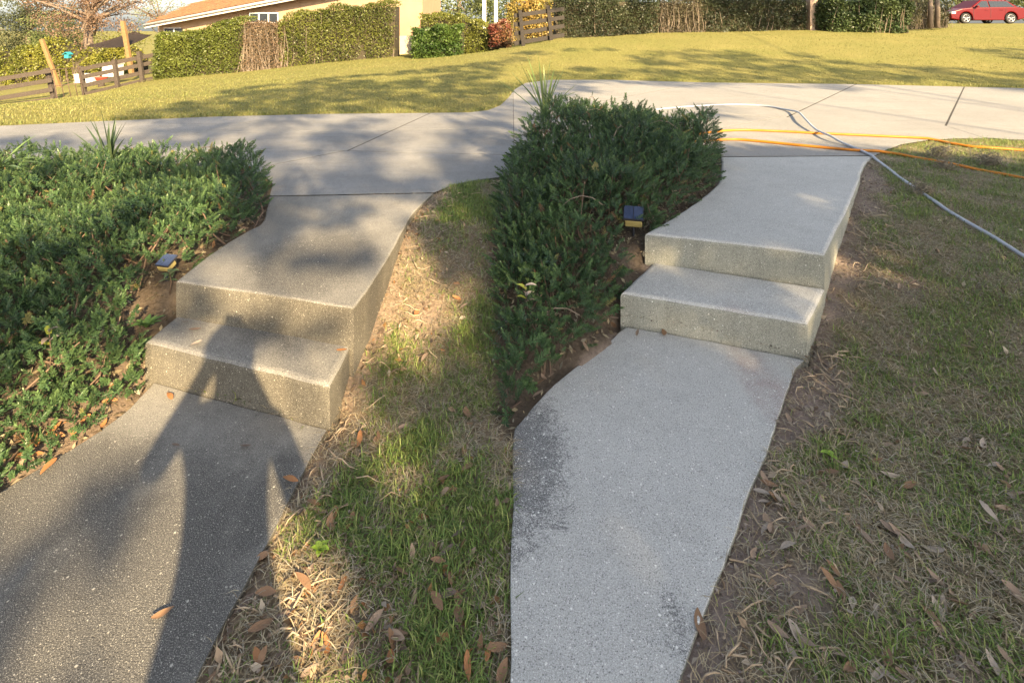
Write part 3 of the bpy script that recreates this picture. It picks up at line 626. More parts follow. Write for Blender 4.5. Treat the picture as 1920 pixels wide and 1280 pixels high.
# ------------------------------------------------------------------ yuccas, weeds, solar lights
M_BLADE = leafmat('yucca_blade', .2, .4, .5)
def strap_leaf(base, az, el, L, wd, droop, col):
    V = []; F = []; n = 7; up = Vector((0, 0, 1)); h = Vector((math.cos(az), math.sin(az), 0)); sd = Vector((-math.sin(az), math.cos(az), 0)); p = Vector(base); e = el
    for i in range(n):
        t = i / (n - 1); ww = wd * (.55 + .9 * t if t < .45 else .955 * (1 - ((t - .45) / .55) ** 1.6)) / 2 + .0005
        nr = (up * math.cos(e) - h * math.sin(e)); V += [p - sd * ww + nr * ww * .5, p, p + sd * ww + nr * ww * .5]
        p = p + (h * math.cos(e) + up * math.sin(e)) * L / (n - 1); e -= droop / (n - 1)
    for i in range(n - 1):
        for s in (0, 1): a = i * 3 + s; F.append((a, a + 1, a + 4, a + 3))
    V = np.array([tuple(v) for v in V]); c = np.array(col) * np.linspace(.8, 1.15, n).repeat(3)[:, None]
    return mesh_np('leaf_blade', V, np.array(F), M_BLADE, c, True)
def yucca(px, py, z, specs, label, scale, cols):
    v = P(px, py, z); root = tag(empty('yucca', v), label, 'yucca')
    for az, el, L, dr in specs:
        put('leaf_blade', strap_leaf((random.gauss(0, .012), random.gauss(0, .012), 0), az, el, L * scale, U(.018, .026) * scale ** .5, dr, random.choice(cols)), root)
    return root
yspec = [(0, 1.5, .42, .1), (.3, 1.25, .38, .2), (3.3, 1.2, .42, .1), (2.9, .95, .40, .15), (.9, 1.35, .34, .2), (4.2, 1.4, .40, .1), (5.2, 1.2, .36, .3), (3.0, .75, .42, .2), (.1, .95, .30, .7), (1.8, 1.4, .36, .1), (2.2, 1.1, .38, .2), (5.8, 1.0, .33, .4), (3.6, 1.45, .45, .05)]
yucca(205, 312, .46, yspec, 'grey-green spiky yucca rising behind the shrubs by the dirty walkway', .95, [(.06, .09, .04), (.045, .075, .035), (.08, .11, .05)])
yucca(1022, 222, .56, yspec + [(2.6, 1.3, .45, .1), (3.9, .9, .42, .3)], 'bright green spiky yucca rising behind the shrubs by the clean walkway', 1.55, [(.16, .22, .06), (.12, .18, .05), (.20, .25, .08)])
yucca(-5, 318, .50, [(.1, .5, .36, .7), (.3, .7, .36, .9), (-.2, .4, .4, .6), (.6, .9, .33, .8), (-.5, .3, .38, .4), (1.2, 1., .3, .6), (3., .8, .3, .5), (5.4, .6, .34, .5)], 'drooping strap-leaved plant at the far left of the shrubs', 1.0, [(.11, .17, .06), (.14, .2, .07)])
M_WEED = leafmat('weed_leaf', .3, .5, .3)
def weed(name, px, py, z, nl, L, wd, label, col, el0, stem=0):
    v = P(px, py, z); root = tag(empty(name, v), label, 'weed')
    if stem: put('stem', tube_mesh('stem', [(0, 0, -.02), (.008, 0, stem * .5), (-.004, .004, stem)], [.0025, .002, .0015], M_TWIG, 5), root)
    for k in range(nl):
        az = k * 2.4 + U(-.3, .3); h = stem * (1 - .5 * (k / nl)) if stem else U(0, .012); e = el0 + U(-.25, .25)
        me = strap_leaf((0, 0, h), az, e, L * U(.75, 1.1), wd, .6, col[k % len(col)]); me.materials.clear(); me.materials.append(M_WEED); put('leaf', me, root)
weed('rosette_weed', 275, 615, .16, 13, .075, .022, 'broad-leaved green weed at the left end of the dirty lower step', [(.09, .17, .05), (.12, .2, .06)], .75)
weed('seedling', 92, 700, .12, 6, .06, .026, 'tree seedling with pale dry leaves above the left shrubs', [(.42, .36, .33), (.30, .34, .06), (.36, .27, .2)], .5, .17)
weed('seedling', 986, 610, .14, 6, .055, .024, 'tree seedling with pale dry leaves by the right shrubs', [(.42, .36, .33), (.30, .34, .06), (.36, .27, .2)], .5, .18)
weed('creeper', 318, 548, .22, 9, .045, .02, 'small leafy creeper at the corner of the dirty upper riser', [(.10, .15, .07), (.15, .19, .1)], .3, .10)
for px, py, zz, lb in ((600, 1035, -.01, 'bright green round-leaved sprout in the sunlit grass by the dirty walkway'), (1553, 857, -.01, 'bright green round-leaved sprout in the right-hand lawn')):
    weed('sprout', px, py, zz, 6, .03 if zz < 0 else .05, .018, lb, [(.25, .38, .05), (.2, .3, .05)] if zz < 0 else [(.10, .10, .04), (.2, .17, .06)], .5, .01 if zz < 0 else .13)

M_PANEL = simple('solar_cell', (.035, .05, .10), (.05, .07, .14), 30, .25, .6); M_CASE = simple('lamp_case', (.42, .34, .13), (.30, .24, .09), 12, .5, .4); M_DARKPL = simple('dark_plastic', (.03, .03, .035), rough=.5)
def solar_light(px, py, z, rz, s, label):
    v = P(px, py, z); root = tag(empty('solar_light', v, rz), label, 'solar light')
    M = Matrix.Rotation(R(28), 4, 'X')
    bm = bmesh.new(); box(bm, (0, -.012 * s, -.030 * s), (.105 * s, .085 * s, .05 * s), M=M); bevel_all(bm, .006); put('housing', bm_mesh('housing', bm, M_CASE), root)
    bm = bmesh.new(); box(bm, (0, .004 * s, .004 * s), (.128 * s, .115 * s, .014 * s), M=M); bevel_all(bm, .003); t = put('panel_frame', bm_mesh('panel_frame', bm, M_DARKPL), root)
    for sx in (-1, 1):
        bm = bmesh.new(); box(bm, (sx * .030 * s, .004 * s, .0125 * s), (.056 * s, .104 * s, .004), M=M); put('solar_cell', bm_mesh('solar_cell', bm, M_PANEL), t)
    put('stake', tube_mesh('stake', [(0, 0, -.03), (0, .01, -.26)], [.008, .006], M_DARKPL), root)
solar_light(312, 490, .345, R(-14), .62, 'small solar light with blue panel beside the dirty upper slab')
solar_light(1188, 402, .375, R(-14), .95, 'small solar light with blue panel beside the clean upper slab')

# ------------------------------------------------------------------ hoses and moss
M_ORANGE = simple('orange_hose', (.40, .15, .008), (.34, .12, .007), 14, .45, .4); M_WHITE = simple('white_hose', (.36, .38, .42), (.28, .30, .34), 10, .4, .4); M_DHOSE = simple('dark_hose', (.07, .075, .08), rough=.5)
def zsurf(x, y):
    A_ = (np.array([x]), np.array([y]))
    if inside(DRIVE, *A_)[0] or inside(R_UP, *A_)[0]: return T2
    return float(terrain(x, y))
def hose(name, pts, r, mat, label, lift=None):
    ws = []
    for i, (px, py) in enumerate(pts):
        v = P(px, py, T2)
        if not (inside(DRIVE, np.array([v.x]), np.array([v.y]))[0] or inside(R_UP, np.array([v.x]), np.array([v.y]))[0]): v = ground_at(px, py)
        ws.append(v)
    cs = curve(ws, 10); out = []
    for i, v in enumerate(cs):
        z = max(zsurf(v.x + dx, v.y) for dx in (-.03, 0, .03)) + r + .001; out.append(Vector((v.x, v.y, z)))
    for _ in range(3):
        zs = [p.z for p in out]
        for i in range(1, len(out) - 1): out[i].z = max(zs[i], .25 * zs[i - 1] + .5 * zs[i] + .25 * zs[i + 1])
    if lift:
        for i, p in enumerate(out):
            for (px, amp) in lift:
                q = 960 + F_PX * p.x / p.y; p.z += amp * math.exp(-((q - px) / 22) ** 2)
    return tag(put(name, tube_mesh(name, out, r, mat, 10)), label, 'hose')
hose('garden_hose', [(1250, 262), (1365, 247), (1450, 248), (1530, 252), (1640, 257), (1740, 264), (1790, 272), (1830, 278), (1895, 283), (2000, 290), (2300, 305), (2800, 320)], .013, M_ORANGE, 'orange hose across the driveway, the farther of the two')
hose('garden_hose', [(1280, 275), (1365, 264), (1420, 267), (1500, 275), (1600, 284), (1650, 289), (1720, 299), (1790, 312), (1895, 332), (2000, 354), (2300, 400), (2800, 440)], .013, M_ORANGE, 'orange hose along the driveway joint, the nearer of the two')
hose('pressure_hose', [(1230, 207), (1300, 201), (1370, 198), (1430, 200), (1470, 207), (1495, 217), (1510, 233), (1528, 248), (1560, 265), (1595, 277), (1640, 301), (1675, 327), (1712, 352), (1748, 378), (1800, 412), (1850, 442), (1910, 478), (2000, 535), (2200, 640), (2450, 720)], .012, M_WHITE, 'white pressure hose snaking from driveway over the right lawn', [(1507, .05), (1555, .035)])
M_MOSS = simple('dry_moss', (.22, .19, .14), (.14, .12, .085), 30, .9)
def moss(px, py, s, label):
    v = ground_at(px, py); bm = bmesh.new()
    for k in range(110):
        a, b, r = U(0, 6.28), U(0, 6.28), s * U(.35, 1); c = Vector((random.gauss(0, .35) * s, random.gauss(0, .25) * s, s * .35 + random.gauss(0, .16) * s)); pts = []
        for j in range(6):
            t = j / 5 * U(1.4, 2.6) + a; pts.append(c + Vector((math.cos(t) * r * .5, math.sin(t) * r * .4, math.sin(t + b) * r * .4)))
        for p in pts: p.z = max(p.z, .002)
        tube(bm, pts, .0022, 4, False)
    tag(put('moss_clump', bm_mesh('moss_clump', bm, M_MOSS), loc=v), label, 'moss')
moss(1758, 297, .14, 'grey-brown tangle of dry moss between the two orange hoses')
moss(1772, 318, .09, 'smaller tangle of dry moss below the nearer orange hose')
moss(1860, 312, .13, 'flat tangle of dry moss at the right, on the nearer orange hose')
moss(1730, 364, .10, 'tangle of dry grass covering the white hose')

# ------------------------------------------------------------------ fences, house, hedges behind
M_FENCE = simple('weathered_wood', (.07, .057, .047), (.045, .036, .03), 25, .9, .15, bump=.4); M_FENCED = simple('dark_wood', (.02, .017, .015), (.032, .027, .023), 20, .85, bump=.3)
M_POST = simple('new_timber', (.20, .125, .055), (.155, .095, .04), 12, .8); M_STEEL = simple('rusty_steel', (.11, .07, .05), (.07, .05, .04), 20, .7)
def fence(name, posts, rails, mat, label, pw=.12):
    a = Vector(posts[0][0]); root = tag(empty(name, a), label, 'fence')
    for b, t in posts:
        bm = bmesh.new(); vs = beam(bm, Vector(b) - a - Vector((0, 0, .1)), Vector(t) - a, pw, pw); bevel_all(bm, .008, 1); put('post', bm_mesh('post', bm, mat), root)
    for p, q in rails:
        bm = bmesh.new(); beam(bm, Vector(p) - a, Vector(q) - a, .035, .14); bevel_all(bm, .006, 1); put('rail', bm_mesh('rail', bm, mat), root)
fence('rail_fence', [(Q(104, 190, 18), Q(88, 128, 18.05)), (Q(-40, 212, 17), Q(-52, 148, 17)), (Q(-190, 232, 16.2), Q(-200, 168, 16.2))],
      [(Q(-200, 182 + d, 16.3), Q(95 + d * .12, 133 + d, 17.9)) for d in (0, 17.5, 35, 52)], M_FENCE, 'weathered grey rail fence left of the metal gate')
fence('rail_fence', [(Q(161, 180, 18.4), Q(150, 124, 18.4)), (Q(222, 168, 19), Q(214, 112, 19)), (Q(268, 154, 19.5), Q(260, 97, 19.5)), (Q(300, 148, 20.2), Q(296, 95, 20.2))],
      [(Q(152 + d * .15, 130 + d, 18.3), Q(300, 101 + d * .92, 20.1)) for d in (0, 15, 31, 47)], M_FENCE, 'weathered grey rail fence between metal gate and hedge')
fence('rail_fence', [(Q(1034, 76, 18.6), Q(1028, 12, 18.6)), (Q(982, 88, 18), Q(975, 20, 18))],
      [(Q(964, 30 + d, 18), Q(1058, 17 + d * .94, 19)) for d in (0, 17, 34, 52)], M_FENCED, 'dark rail fence at the end of the shadowed hedge')
g0 = Q(106, 188, 18.05); root = tag(empty('metal_gate', g0), 'thin rusty metal gate with upright bars between the rail fences', 'gate')
gp = [Q(97, 131, 18.05), Q(147, 127, 18.3), Q(158, 179, 18.3), Q(108, 187, 18.05)]
put('gate_frame', tube_mesh('gate_frame', [p - g0 for p in gp + [gp[0]]], .016, M_STEEL, 6), root)
for t in (.25, .5, .75):
    put('bar', tube_mesh('bar', [gp[0].lerp(gp[1], t) - g0, gp[3].lerp(gp[2], t) - g0], .012, M_STEEL, 6), root)
put('bar', tube_mesh('bar', [gp[0].lerp(gp[3], .55) - g0, gp[1].lerp(gp[2], .55) - g0], .012, M_STEEL, 6), root)
def post(a, b, r, label):
    bm = bmesh.new(); beam(bm, Vector((0, 0, -.2)), Vector(b) - Vector(a), r * 2, r * 2); bevel_all(bm, .012); return tag(put('timber_post', bm_mesh('timber_post', bm, M_POST), loc=a), label, 'post')
post(Q(116, 168, 23), Q(78, 74, 23), .065, 'leaning new timber post behind the metal gate'); post(Q(248, 135, 23), Q(230, 40, 23), .075, 'tall timber post holding the dark shade sail')
M_SAIL = simple('sail_cloth', (.06, .045, .04), (.045, .035, .03), 5, .9)
sp = [Q(160, 87, 24), Q(236, 88, 23.3), Q(286, 65, 25), Q(253, 59, 26)]; bm = bmesh.new(); G = 8; gv = {}
for i in range(G + 1):
    for j in range(G + 1):
        u, v = i / G, j / G; p = sp[0].lerp(sp[1], u).lerp(sp[3].lerp(sp[2], u), v); p.z -= .25 * u * (1 - u) + .12 * v * (1 - v); gv[i, j] = bm.verts.new(p - sp[0])
for i in range(G):
    for j in range(G): bm.faces.new((gv[i, j], gv[i + 1, j], gv[i + 1, j + 1], gv[i, j + 1]))
r_ = bmesh.ops.solidify(bm, geom=bm.faces[:], thickness=.01); tag(put('shade_sail', bm_mesh('shade_sail', bm, M_SAIL, True), loc=sp[0]), 'dark brown shade sail stretched from the timber post to the house', 'shade sail')
M_TEAL = simple('teal_paint', (.03, .24, .28), rough=.5); M_RED = simple('red_plastic', (.45, .06, .04), rough=.5); M_WHT = simple('white_paint', (.55, .54, .52), (.48, .47, .45), 5, .6)
bh = Q(127, 106, 22); root = tag(empty('birdhouse', bh), 'turquoise birdhouse hanging between the timber posts', 'birdhouse')
bm = bmesh.new(); box(bm, (0, 0, .0), (.17, .17, .15)); bevel_all(bm, .01); put('body', bm_mesh('body', bm, M_TEAL), root)
bm = bmesh.new(); beam(bm, (-.14, 0, .07), (0, 0, .17), .24, .02); beam(bm, (.14, 0, .072), (0, 0, .172), .24, .02); put('roof', bm_mesh('roof', bm, M_TEAL), root)
put('cord', tube_mesh('cord', [(0, 0, .16), (-.04, 0, .42)], .006, M_DARKPL, 5), root)
pt = Q(190, 152, 21); root = tag(empty('planter', pt), 'red bowl planter seen through the rail fence', 'planter')
bm = bmesh.new(); prof = [(.10, 0), (.17, .04), (.21, .13), (.22, .15), (.20, .15), (.19, .13)]; rings = [[bm.verts.new((r * math.cos(a * math.pi / 8), r * math.sin(a * math.pi / 8), z)) for a in range(16)] for r, z in prof]
for A1, B1 in zip(rings[:-1], rings[1:]):
    for k in range(16): bm.faces.new((A1[k], A1[(k + 1) % 16], B1[(k + 1) % 16], B1[k]))
bm.faces.new(rings[0][::-1]); bm.faces.new(rings[-1]); put('bowl', bm_mesh('bowl', bm, M_RED, True), root)
put('pedestal', tube_mesh('pedestal', [(0, 0, -.35), (0, 0, 0)], [.13, .1], M_FENCE, 10), root)
for a, b, s, lb in ((Q(163, 150, 22), (.75, .4, .32), .16, 'white storage box behind the rail fence, left of the red bowl'), (Q(212, 138, 22), (.6, .4, .5), .25, 'white storage box behind the rail fence, right of the red bowl')):
    root = tag(empty('storage_box', a), lb, 'box'); bm = bmesh.new(); box(bm, (0, 0, s - .12), b); bevel_all(bm, .02); put('body', bm_mesh('body', bm, M_WHT), root)
    bm = bmesh.new(); box(bm, (0, 0, s - .12 + b[2] / 2 + .02), (b[0] + .04, b[1] + .04, .05)); bevel_all(bm, .012); put('lid', bm_mesh('lid', bm, M_WHT), root)

# house
M_WALL_FOOT = simple('pale_wall_foot', (.42, .36, .27), (.36, .31, .23), 4, .9)
M_STUCCO = simple('beige_stucco', (.34, .235, .15), (.30, .205, .13), 3, .9, bump=.2, bscale=40); M_FASCIA = simple('white_fascia', (.55, .53, .5), rough=.6); M_SOFFIT = simple('soffit', (.42, .30, .22), rough=.8); M_GLASS = simple('window_glass', (.02, .025, .03), rough=.08, spec=.6)
n = N('shingle'); br = n.t.nodes.new('ShaderNodeTexNoise'); br.inputs['Scale'].default_value = 7; n.l(n.tc, br.inputs[0]); M_SHINGLE = n.done(n.mix(n.ramp(br.outputs[0], [(.35, 0.), (.65, 1.)]), (.27, .15, .075), (.19, .10, .055)), .9, .1)
ho = Q(300, 120, 25.5); house = tag(empty('house', ho), 'low beige house with tan shingle roof behind the clipped hedge', 'house')
def H(px, py, y): return Q(px, py, y) - ho
def quad_prism(pts, d):
    bm = bmesh.new(); a = [bm.verts.new(p) for p in pts]; b = [bm.verts.new(Vector(p) + Vector(d)) for p in pts]; k = len(pts)
    bm.faces.new(a); bm.faces.new(b[::-1])
    for i in range(k): bm.faces.new((a[i], b[i], b[(i + 1) % k], a[(i + 1) % k]))
    return bm
put('wall', bm_mesh('wall', quad_prism([H(298, 150, 25.5), H(792, 120, 23.5), H(792, -46, 23.5), H(298, 46, 25.5)], (0, 6, 0)), M_STUCCO), house)
e0, e1 = H(273, 47, 25.0), H(820, -57, 22.8)
roof = put('roof', bm_mesh('roof', quad_prism([e0, e1, e1 + Vector((1.0, 5.2, 2.1)), e0 + Vector((1.6, 5.2, 2.1))], (0, 0, .06)), M_SOFFIT), house)
# shingle courses, each its own row on the roof
ux = (e1 - e0); uy = Vector((1.3, 5.2, 2.1)) ; nrm = ux.cross(uy).normalized(); nrm = nrm if nrm.z > 0 else -nrm; sh = None
cols = 26
for r in range(9):
    for k in range(cols):
        u0 = (k + (.5 if r % 2 else 0)) / cols; u1 = u0 + .96 / cols
        if u1 > 1 or r > 6 and k > 12: continue
        v0, v1 = r * .052, r * .052 + .064; f_ = lambda u, v: e0 + ux * u + uy * v + Vector((0, 0, .075)) + nrm * (.02 * (1 - (v - v0) / (v1 - v0)))
        put('shingle', bm_mesh('shingle', quad_prism([f_(u0, v0), f_(u1, v0), f_(u1, v1), f_(u0, v1)], nrm * .012), M_SHINGLE), roof)
bm = bmesh.new(); d_ = Vector((0, -.06, -.06)); beam(bm, e0 + d_, e1 + d_, .05, .2); put('fascia', bm_mesh('fascia', bm, M_FASCIA), house)
put('gutter', tube_mesh('gutter', [e0 + Vector((0, -.13, -.02)), e1 + Vector((0, -.13, -.02))], .06, M_FASCIA, 8), house)
put('downpipe', tube_mesh('downpipe', [H(286, 52, 25.2), H(288, 58, 25.35), H(300, 62, 25.42), H(300, 140, 25.42)], .04, M_FASCIA, 8), house)
def window(px0, px1, py0, py1, y, nv):
    wr = bmesh.new(); c0, c1 = H(px0, py1, y), H(px1, py0, y); wv = c1 - c0; box(wr, (c0 + c1) / 2, (wv.x, .06, wv.z)); wo_ = put('window', bm_mesh('window', wr, M_FASCIA), house)
    for k in range(nv):
        b_ = bmesh.new(); cc = c0 + Vector((wv.x * (k + .5) / nv, -.035, wv.z * .5)); box(b_, cc, (wv.x / nv - .07, .02, wv.z - .09)); put('pane', bm_mesh('pane', b_, M_GLASS), wo_)
window(468, 522, 24, 44, 24.5, 3); window(308, 346, 52, 66, 25.35, 2)
bm = bmesh.new(); c0 = H(742, 74, 23.3); c1 = H(786, 104, 23.2); box(bm, (c0 + c1) / 2 + Vector((0, -.05, 0)), (abs(c1.x - c0.x), .3, abs(c1.z - c0.z) + .3)); put('wall_foot', bm_mesh('wall_foot', bm, M_WALL_FOOT), house)  # pale block on the lower wall, its sunlit look put into the colour
for px in (908, 930):
    a, b = Q(px, 112, 24.5) - ho, Q(px, -20, 24.5) - ho; bm = bmesh.new(); beam(bm, a, b, .16, .16); bevel_all(bm, .01, 1); put('porch_post', bm_mesh('porch_post', bm, M_WHT), house)

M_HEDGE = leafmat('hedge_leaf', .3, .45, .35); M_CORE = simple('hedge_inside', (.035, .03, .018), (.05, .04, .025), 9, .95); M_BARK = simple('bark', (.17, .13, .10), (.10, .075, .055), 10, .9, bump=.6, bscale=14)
def hedge(secs, thick, n, cols, label, leaf=.07, rough=.25, seed=1, bare=0.0, cat='hedge'):
    """secs: (px, base py, top py, distance) along the front face"""
    B = [Q(s[0], s[1] + 4, s[3]) for s in secs]; Tp = [Q(s[0], s[2], s[3]) for s in secs]; o = B[0].copy(); root = tag(empty('hedge' if cat == 'hedge' else 'bush', o), label, cat)
    lens = [(B[i + 1] - B[i]).length for i in range(len(B) - 1)]; cum = np.concatenate([[0], np.cumsum(lens)]); t = rng.uniform(0, cum[-1], n); seg = np.clip(np.searchsorted(cum, t) - 1, 0, len(lens) - 1); f = (t - cum[seg]) / np.array(lens)[seg]
    Ba = np.array([tuple(v) for v in B]); Ta = np.array([tuple(v) for v in Tp]); b = Ba[seg] * (1 - f[:, None]) + Ba[seg + 1] * f[:, None]; tp = Ta[seg] * (1 - f[:, None]) + Ta[seg + 1] * f[:, None]
    hgt = tp[:, 2] - b[:, 2]; h = rng.random(n) ** .85; face = rng.random(n); dep = np.where(face < .72, np.abs(rng.normal(0, .10, n)), rng.uniform(0, thick, n)); h = np.where(face >= .72, 1 - np.abs(rng.normal(0, .07, n)), h)
    bul = (noise2(t, h * 1.5, 1.6, seed, 3) - .5); endt = np.minimum(t, cum[-1] - t); rnd = np.clip(1 - (h - .75) / .25 * (endt < .3), 0, 1)
    dep = dep - bul * rough * 1.6 + .22 * np.clip(h - .8, 0, 1) * 2 + np.clip(.15 - endt, 0, 1) * 1.5
    z = b[:, 2] + hgt * h + (bul * rough * .9 + (noise2(t, t * 0, 2.3, seed + 9, 3) - .55) * .38) * h + rng.normal(0, .02, n); pts = np.stack([b[:, 0] + rng.normal(0, .05, n), b[:, 1] + dep, z], 1) - np.array(o)
    V, F = leaf_cloud(pts, rng.uniform(leaf * .7, leaf * 1.3, n), .55, .3); c = np.array(cols); tn = np.clip(noise2(t, h * 2, 1.2, seed + 5)[:, None] * 1.6 - .3 + rng.normal(0, .15, (n, 1)), 0, 1)
    col = (c[0] * (1 - tn) + c[1] * tn) * rng.uniform(.7, 1.3, (n, 1)); put('foliage', mesh_np('foliage', V, F, M_HEDGE, rep(col, 4)), root)['kind'] = 'stuff'
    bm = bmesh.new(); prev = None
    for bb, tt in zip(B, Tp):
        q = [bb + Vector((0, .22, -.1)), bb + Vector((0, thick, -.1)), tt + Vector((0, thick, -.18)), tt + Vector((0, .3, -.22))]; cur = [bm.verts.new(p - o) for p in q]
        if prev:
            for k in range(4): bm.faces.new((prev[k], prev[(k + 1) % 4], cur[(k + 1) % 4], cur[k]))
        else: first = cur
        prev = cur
    bm.faces.new(first); bm.faces.new(prev[::-1]); put('inner_core', bm_mesh('inner_core', bm, M_CORE), root)  # solid dark core behind the leaves, no separate branches
    if bare:
        bm = bmesh.new()
        for k in range(int(bare)):
            i = random.randrange(n); p = Vector(pts[i]); p0 = Vector((p.x + U(-.2, .2), .1, U(0, .1))); p0.y = b[i, 1] - o.y + .1; p0.z = b[i, 2] - o.z; tube(bm, [p0, (p0 + p) / 2 + Vector((U(-.1, .1), -.05, 0)), p + Vector((0, -.06, .05))], [.012, .009, .004], 4, False)
        put('bare_twigs', bm_mesh('bare_twigs', bm, M_DEAD, True), root)['kind'] = 'stuff'
    return root
HG = [(.045, .065, .014), (.125, .145, .028)]
hedge([(284, 149, 66, 19.7), (300, 148, 66, 19.5), (380, 140, 50, 19.7), (452, 134, 34, 20)], 1.1, 15000, HG, 'clipped green hedge in front of the beige house, left section', seed=2)
hedge([(448, 134, 44, 19.9), (490, 131, 38, 20), (530, 127, 40, 20.2)], .8, 3800, [(.11, .07, .045), (.17, .12, .07)], 'half-bare brown stretch of hedge between two green sections', .06, .4, 4, 55)
hedge([(515, 129, 38, 20.2), (560, 124, 18, 20.3), (650, 114, 6, 20.4), (738, 108, 2, 20.5)], 1.1, 15000, [(.05, .065, .014), (.14, .15, .03)], 'clipped green hedge in front of the beige house, right section', seed=6, rough=.45, bare=10)
hedge([(772, 100, 66, 19.6), (790, 113, 50, 19.4), (830, 114, 44, 19.2), (866, 112, 52, 19.5)], .9, 6500, [(.032, .065, .014), (.10, .145, .03)], 'round dark green bush beside the house corner', seed=8, rough=.5, leaf=.09, cat='bush')
hedge([(786, 106, 26, 21.2), (850, 104, 22, 21.4), (900, 104, 42, 21), (934, 102, 66, 20.8)], 1.0, 7500, [(.075, .09, .018), (.17, .175, .035)], 'bright yellow-green bush behind the round dark bush', seed=9, rough=.5, leaf=.08, cat='bush')
hedge([(918, 84, 46, 20.5), (946, 82, 44, 20.5), (958, 90, 55, 20.5)], .5, 1500, [(.16, .035, .03), (.14, .10, .04)], 'red-leaved bush at the end of the house garden', seed=10, leaf=.1, rough=.5, cat='bush')
HD = [(.022, .030, .015), (.058, .07, .032)]
hedge([(1042, 72, -8, 19.2), (1100, 68, -8, 19.5), (1238, 63, -8, 20)], 1.1, 14000, HD, 'dark hedge section next to the dark rail fence', seed=12, bare=6, rough=.4)
hedge([(1238, 63, -6, 20), (1280, 60, -4, 20.2), (1322, 60, -6, 20.3)], .8, 3600, [(.06, .05, .035), (.08, .075, .04)], 'thin twiggy gap section in the middle of the dark hedge', seed=13, bare=40)
hedge([(1318, 60, -8, 20.3), (1420, 58, -10, 20.6), (1514, 57, -8, 21)], 1.1, 13000, HD, 'dark hedge section left of the brown corner post', seed=14, bare=8, rough=.4)
hedge([(1532, 45, 2, 20.8), (1560, 58, -4, 20.4), (1640, 63, -2, 20), (1712, 56, 10, 20.6)], 1.3, 11000, [(.03, .055, .02), (.09, .115, .04)], 'leafy dark green bush right of the brown corner post', seed=15, rough=.5, leaf=.1, bare=20, cat='bush')
hedge([(1708, 52, 5, 23), (1745, 50, -5, 24), (1785, 48, 8, 25)], .9, 3500, [(.06, .07, .035), (.14, .12, .06)], 'small shaded bush beside the red car', seed=16, rough=.5, leaf=.09, bare=40, cat='bush')
bm = bmesh.new(); c = Q(1521, 58, 21.2); beam(bm, (0, 0, -.2), (0, 0, 1.9), .42, .3); bevel_all(bm, .02); tag(put('corner_post', bm_mesh('corner_post', bm, M_SOFFIT), loc=c), 'thick brown corner post standing between dark hedge and bush', 'post')
for px, lb in ((1744, 'thin brown trunk stub left in the shaded bush'), (1757, 'thin brown trunk stub nearest the red car')):
    tag(put('tree_stub', tube_mesh('tree_stub', [(0, 0, -.1), (.02, 0, .6), (0, .02, 1.3)], [.11, .1, .09], M_BARK, 9), loc=Q(px, 48, 23.6)), lb, 'trunk')

# ------------------------------------------------------------------ red car
M_CAR = simple('red_car_paint', (.085, .0015, .003), (.08, .0013, .0027), 2, .3, .2); M_TYRE = simple('tyre_rubber', (.02, .02, .02), rough=.85); M_RIM = simple('alloy_rim', (.30, .30, .31), rough=.35, metal=.8); M_LAMP = simple('lamp_lens', (.6, .6, .58), rough=.15); M_TAIL = simple('tail_lens', (.3, .01, .01), rough=.2)
cy = 32.0; cg = Q(1812, 45, cy); car = tag(empty('parked_car', (cg.x, cy, cg.z)), 'red sedan parked on the grass at the top right', 'car')
R_W = .315; WB = 2.62
def arch(cx): return [(cx + .385 * math.cos(a), R_W + .385 * math.sin(a)) for a in np.linspace(math.pi + .25, -.25, 11)]
prof = [(-.86, .30), (-.40, .22)] + arch(0) + [(.42, .20), (WB - .42, .20)] + arch(WB) + [(WB + .45, .24), (WB + .92, .34), (WB + .98, .62), (WB + .93, .88), (WB + .55, .96), (WB - .1, .98), (.35, .95), (-.25, .88), (-.72, .74), (-.90, .58)]
bm = bmesh.new(); f = bm.faces.new([bm.verts.new((x, 0, z)) for x, z in prof]); r_ = bmesh.ops.extrude_face_region(bm, geom=[f]); bmesh.ops.translate(bm, verts=[v for v in r_['geom'] if isinstance(v, bmesh.types.BMVert)], vec=(0, 1.74, 0))
bmesh.ops.bevel(bm, geom=[e for e in bm.edges if abs(e.verts[0].co.y - e.verts[1].co.y) < 1e-6], offset=.05, segments=3, profile=.5, affect='EDGES'); bmesh.ops.triangulate(bm, faces=[f for f in bm.faces if len(f.verts) > 4]); put('body', bm_mesh('body', bm, M_CAR), car)
def loft(lo, hi, y0, y1, inset, mat, name, parent):
    bm = bmesh.new(); a = [bm.verts.new((x, y, z)) for x, z in lo for y in (y0, y1)]; b = [bm.verts.new((x, y, z)) for x, z in hi for y in (y0 + inset, y1 - inset)]
    q = [a[0], a[2], a[3], a[1]]; t = [b[0], b[2], b[3], b[1]]; bm.faces.new(q[::-1]); bm.faces.new(t)
    for k in range(4): bm.faces.new((q[k], q[(k + 1) % 4], t[(k + 1) % 4], t[k]))
    bevel_all(bm, .04, 2); return put(name, bm_mesh(name, bm, mat), parent)
loft([(.30, .93), (WB + .52, .94)], [(1.05, 1.40), (WB - .05, 1.38)], .08, 1.66, .2, M_CAR, 'cabin', car)
for xs in (((.52, .96), (1.38, .96), (1.38, 1.33), (1.06, 1.33)), ((1.46, .96), (WB + .25, .97), (WB - .1, 1.32), (1.46, 1.33))):
    pts = [Vector((x, .055 + (z - .95) * .44, z)) for x, z in xs]; put('side_window', bm_mesh('side_window', quad_prism(pts, (0, .02, 0)), M_GLASS), car)
for x in (.42, 1.42, WB - .32):
    bm = bmesh.new(); box(bm, (x, -.001, .58), (.012, .012, .66)); put('door_seam', bm_mesh('door_seam', bm, M_DARKPL), car)
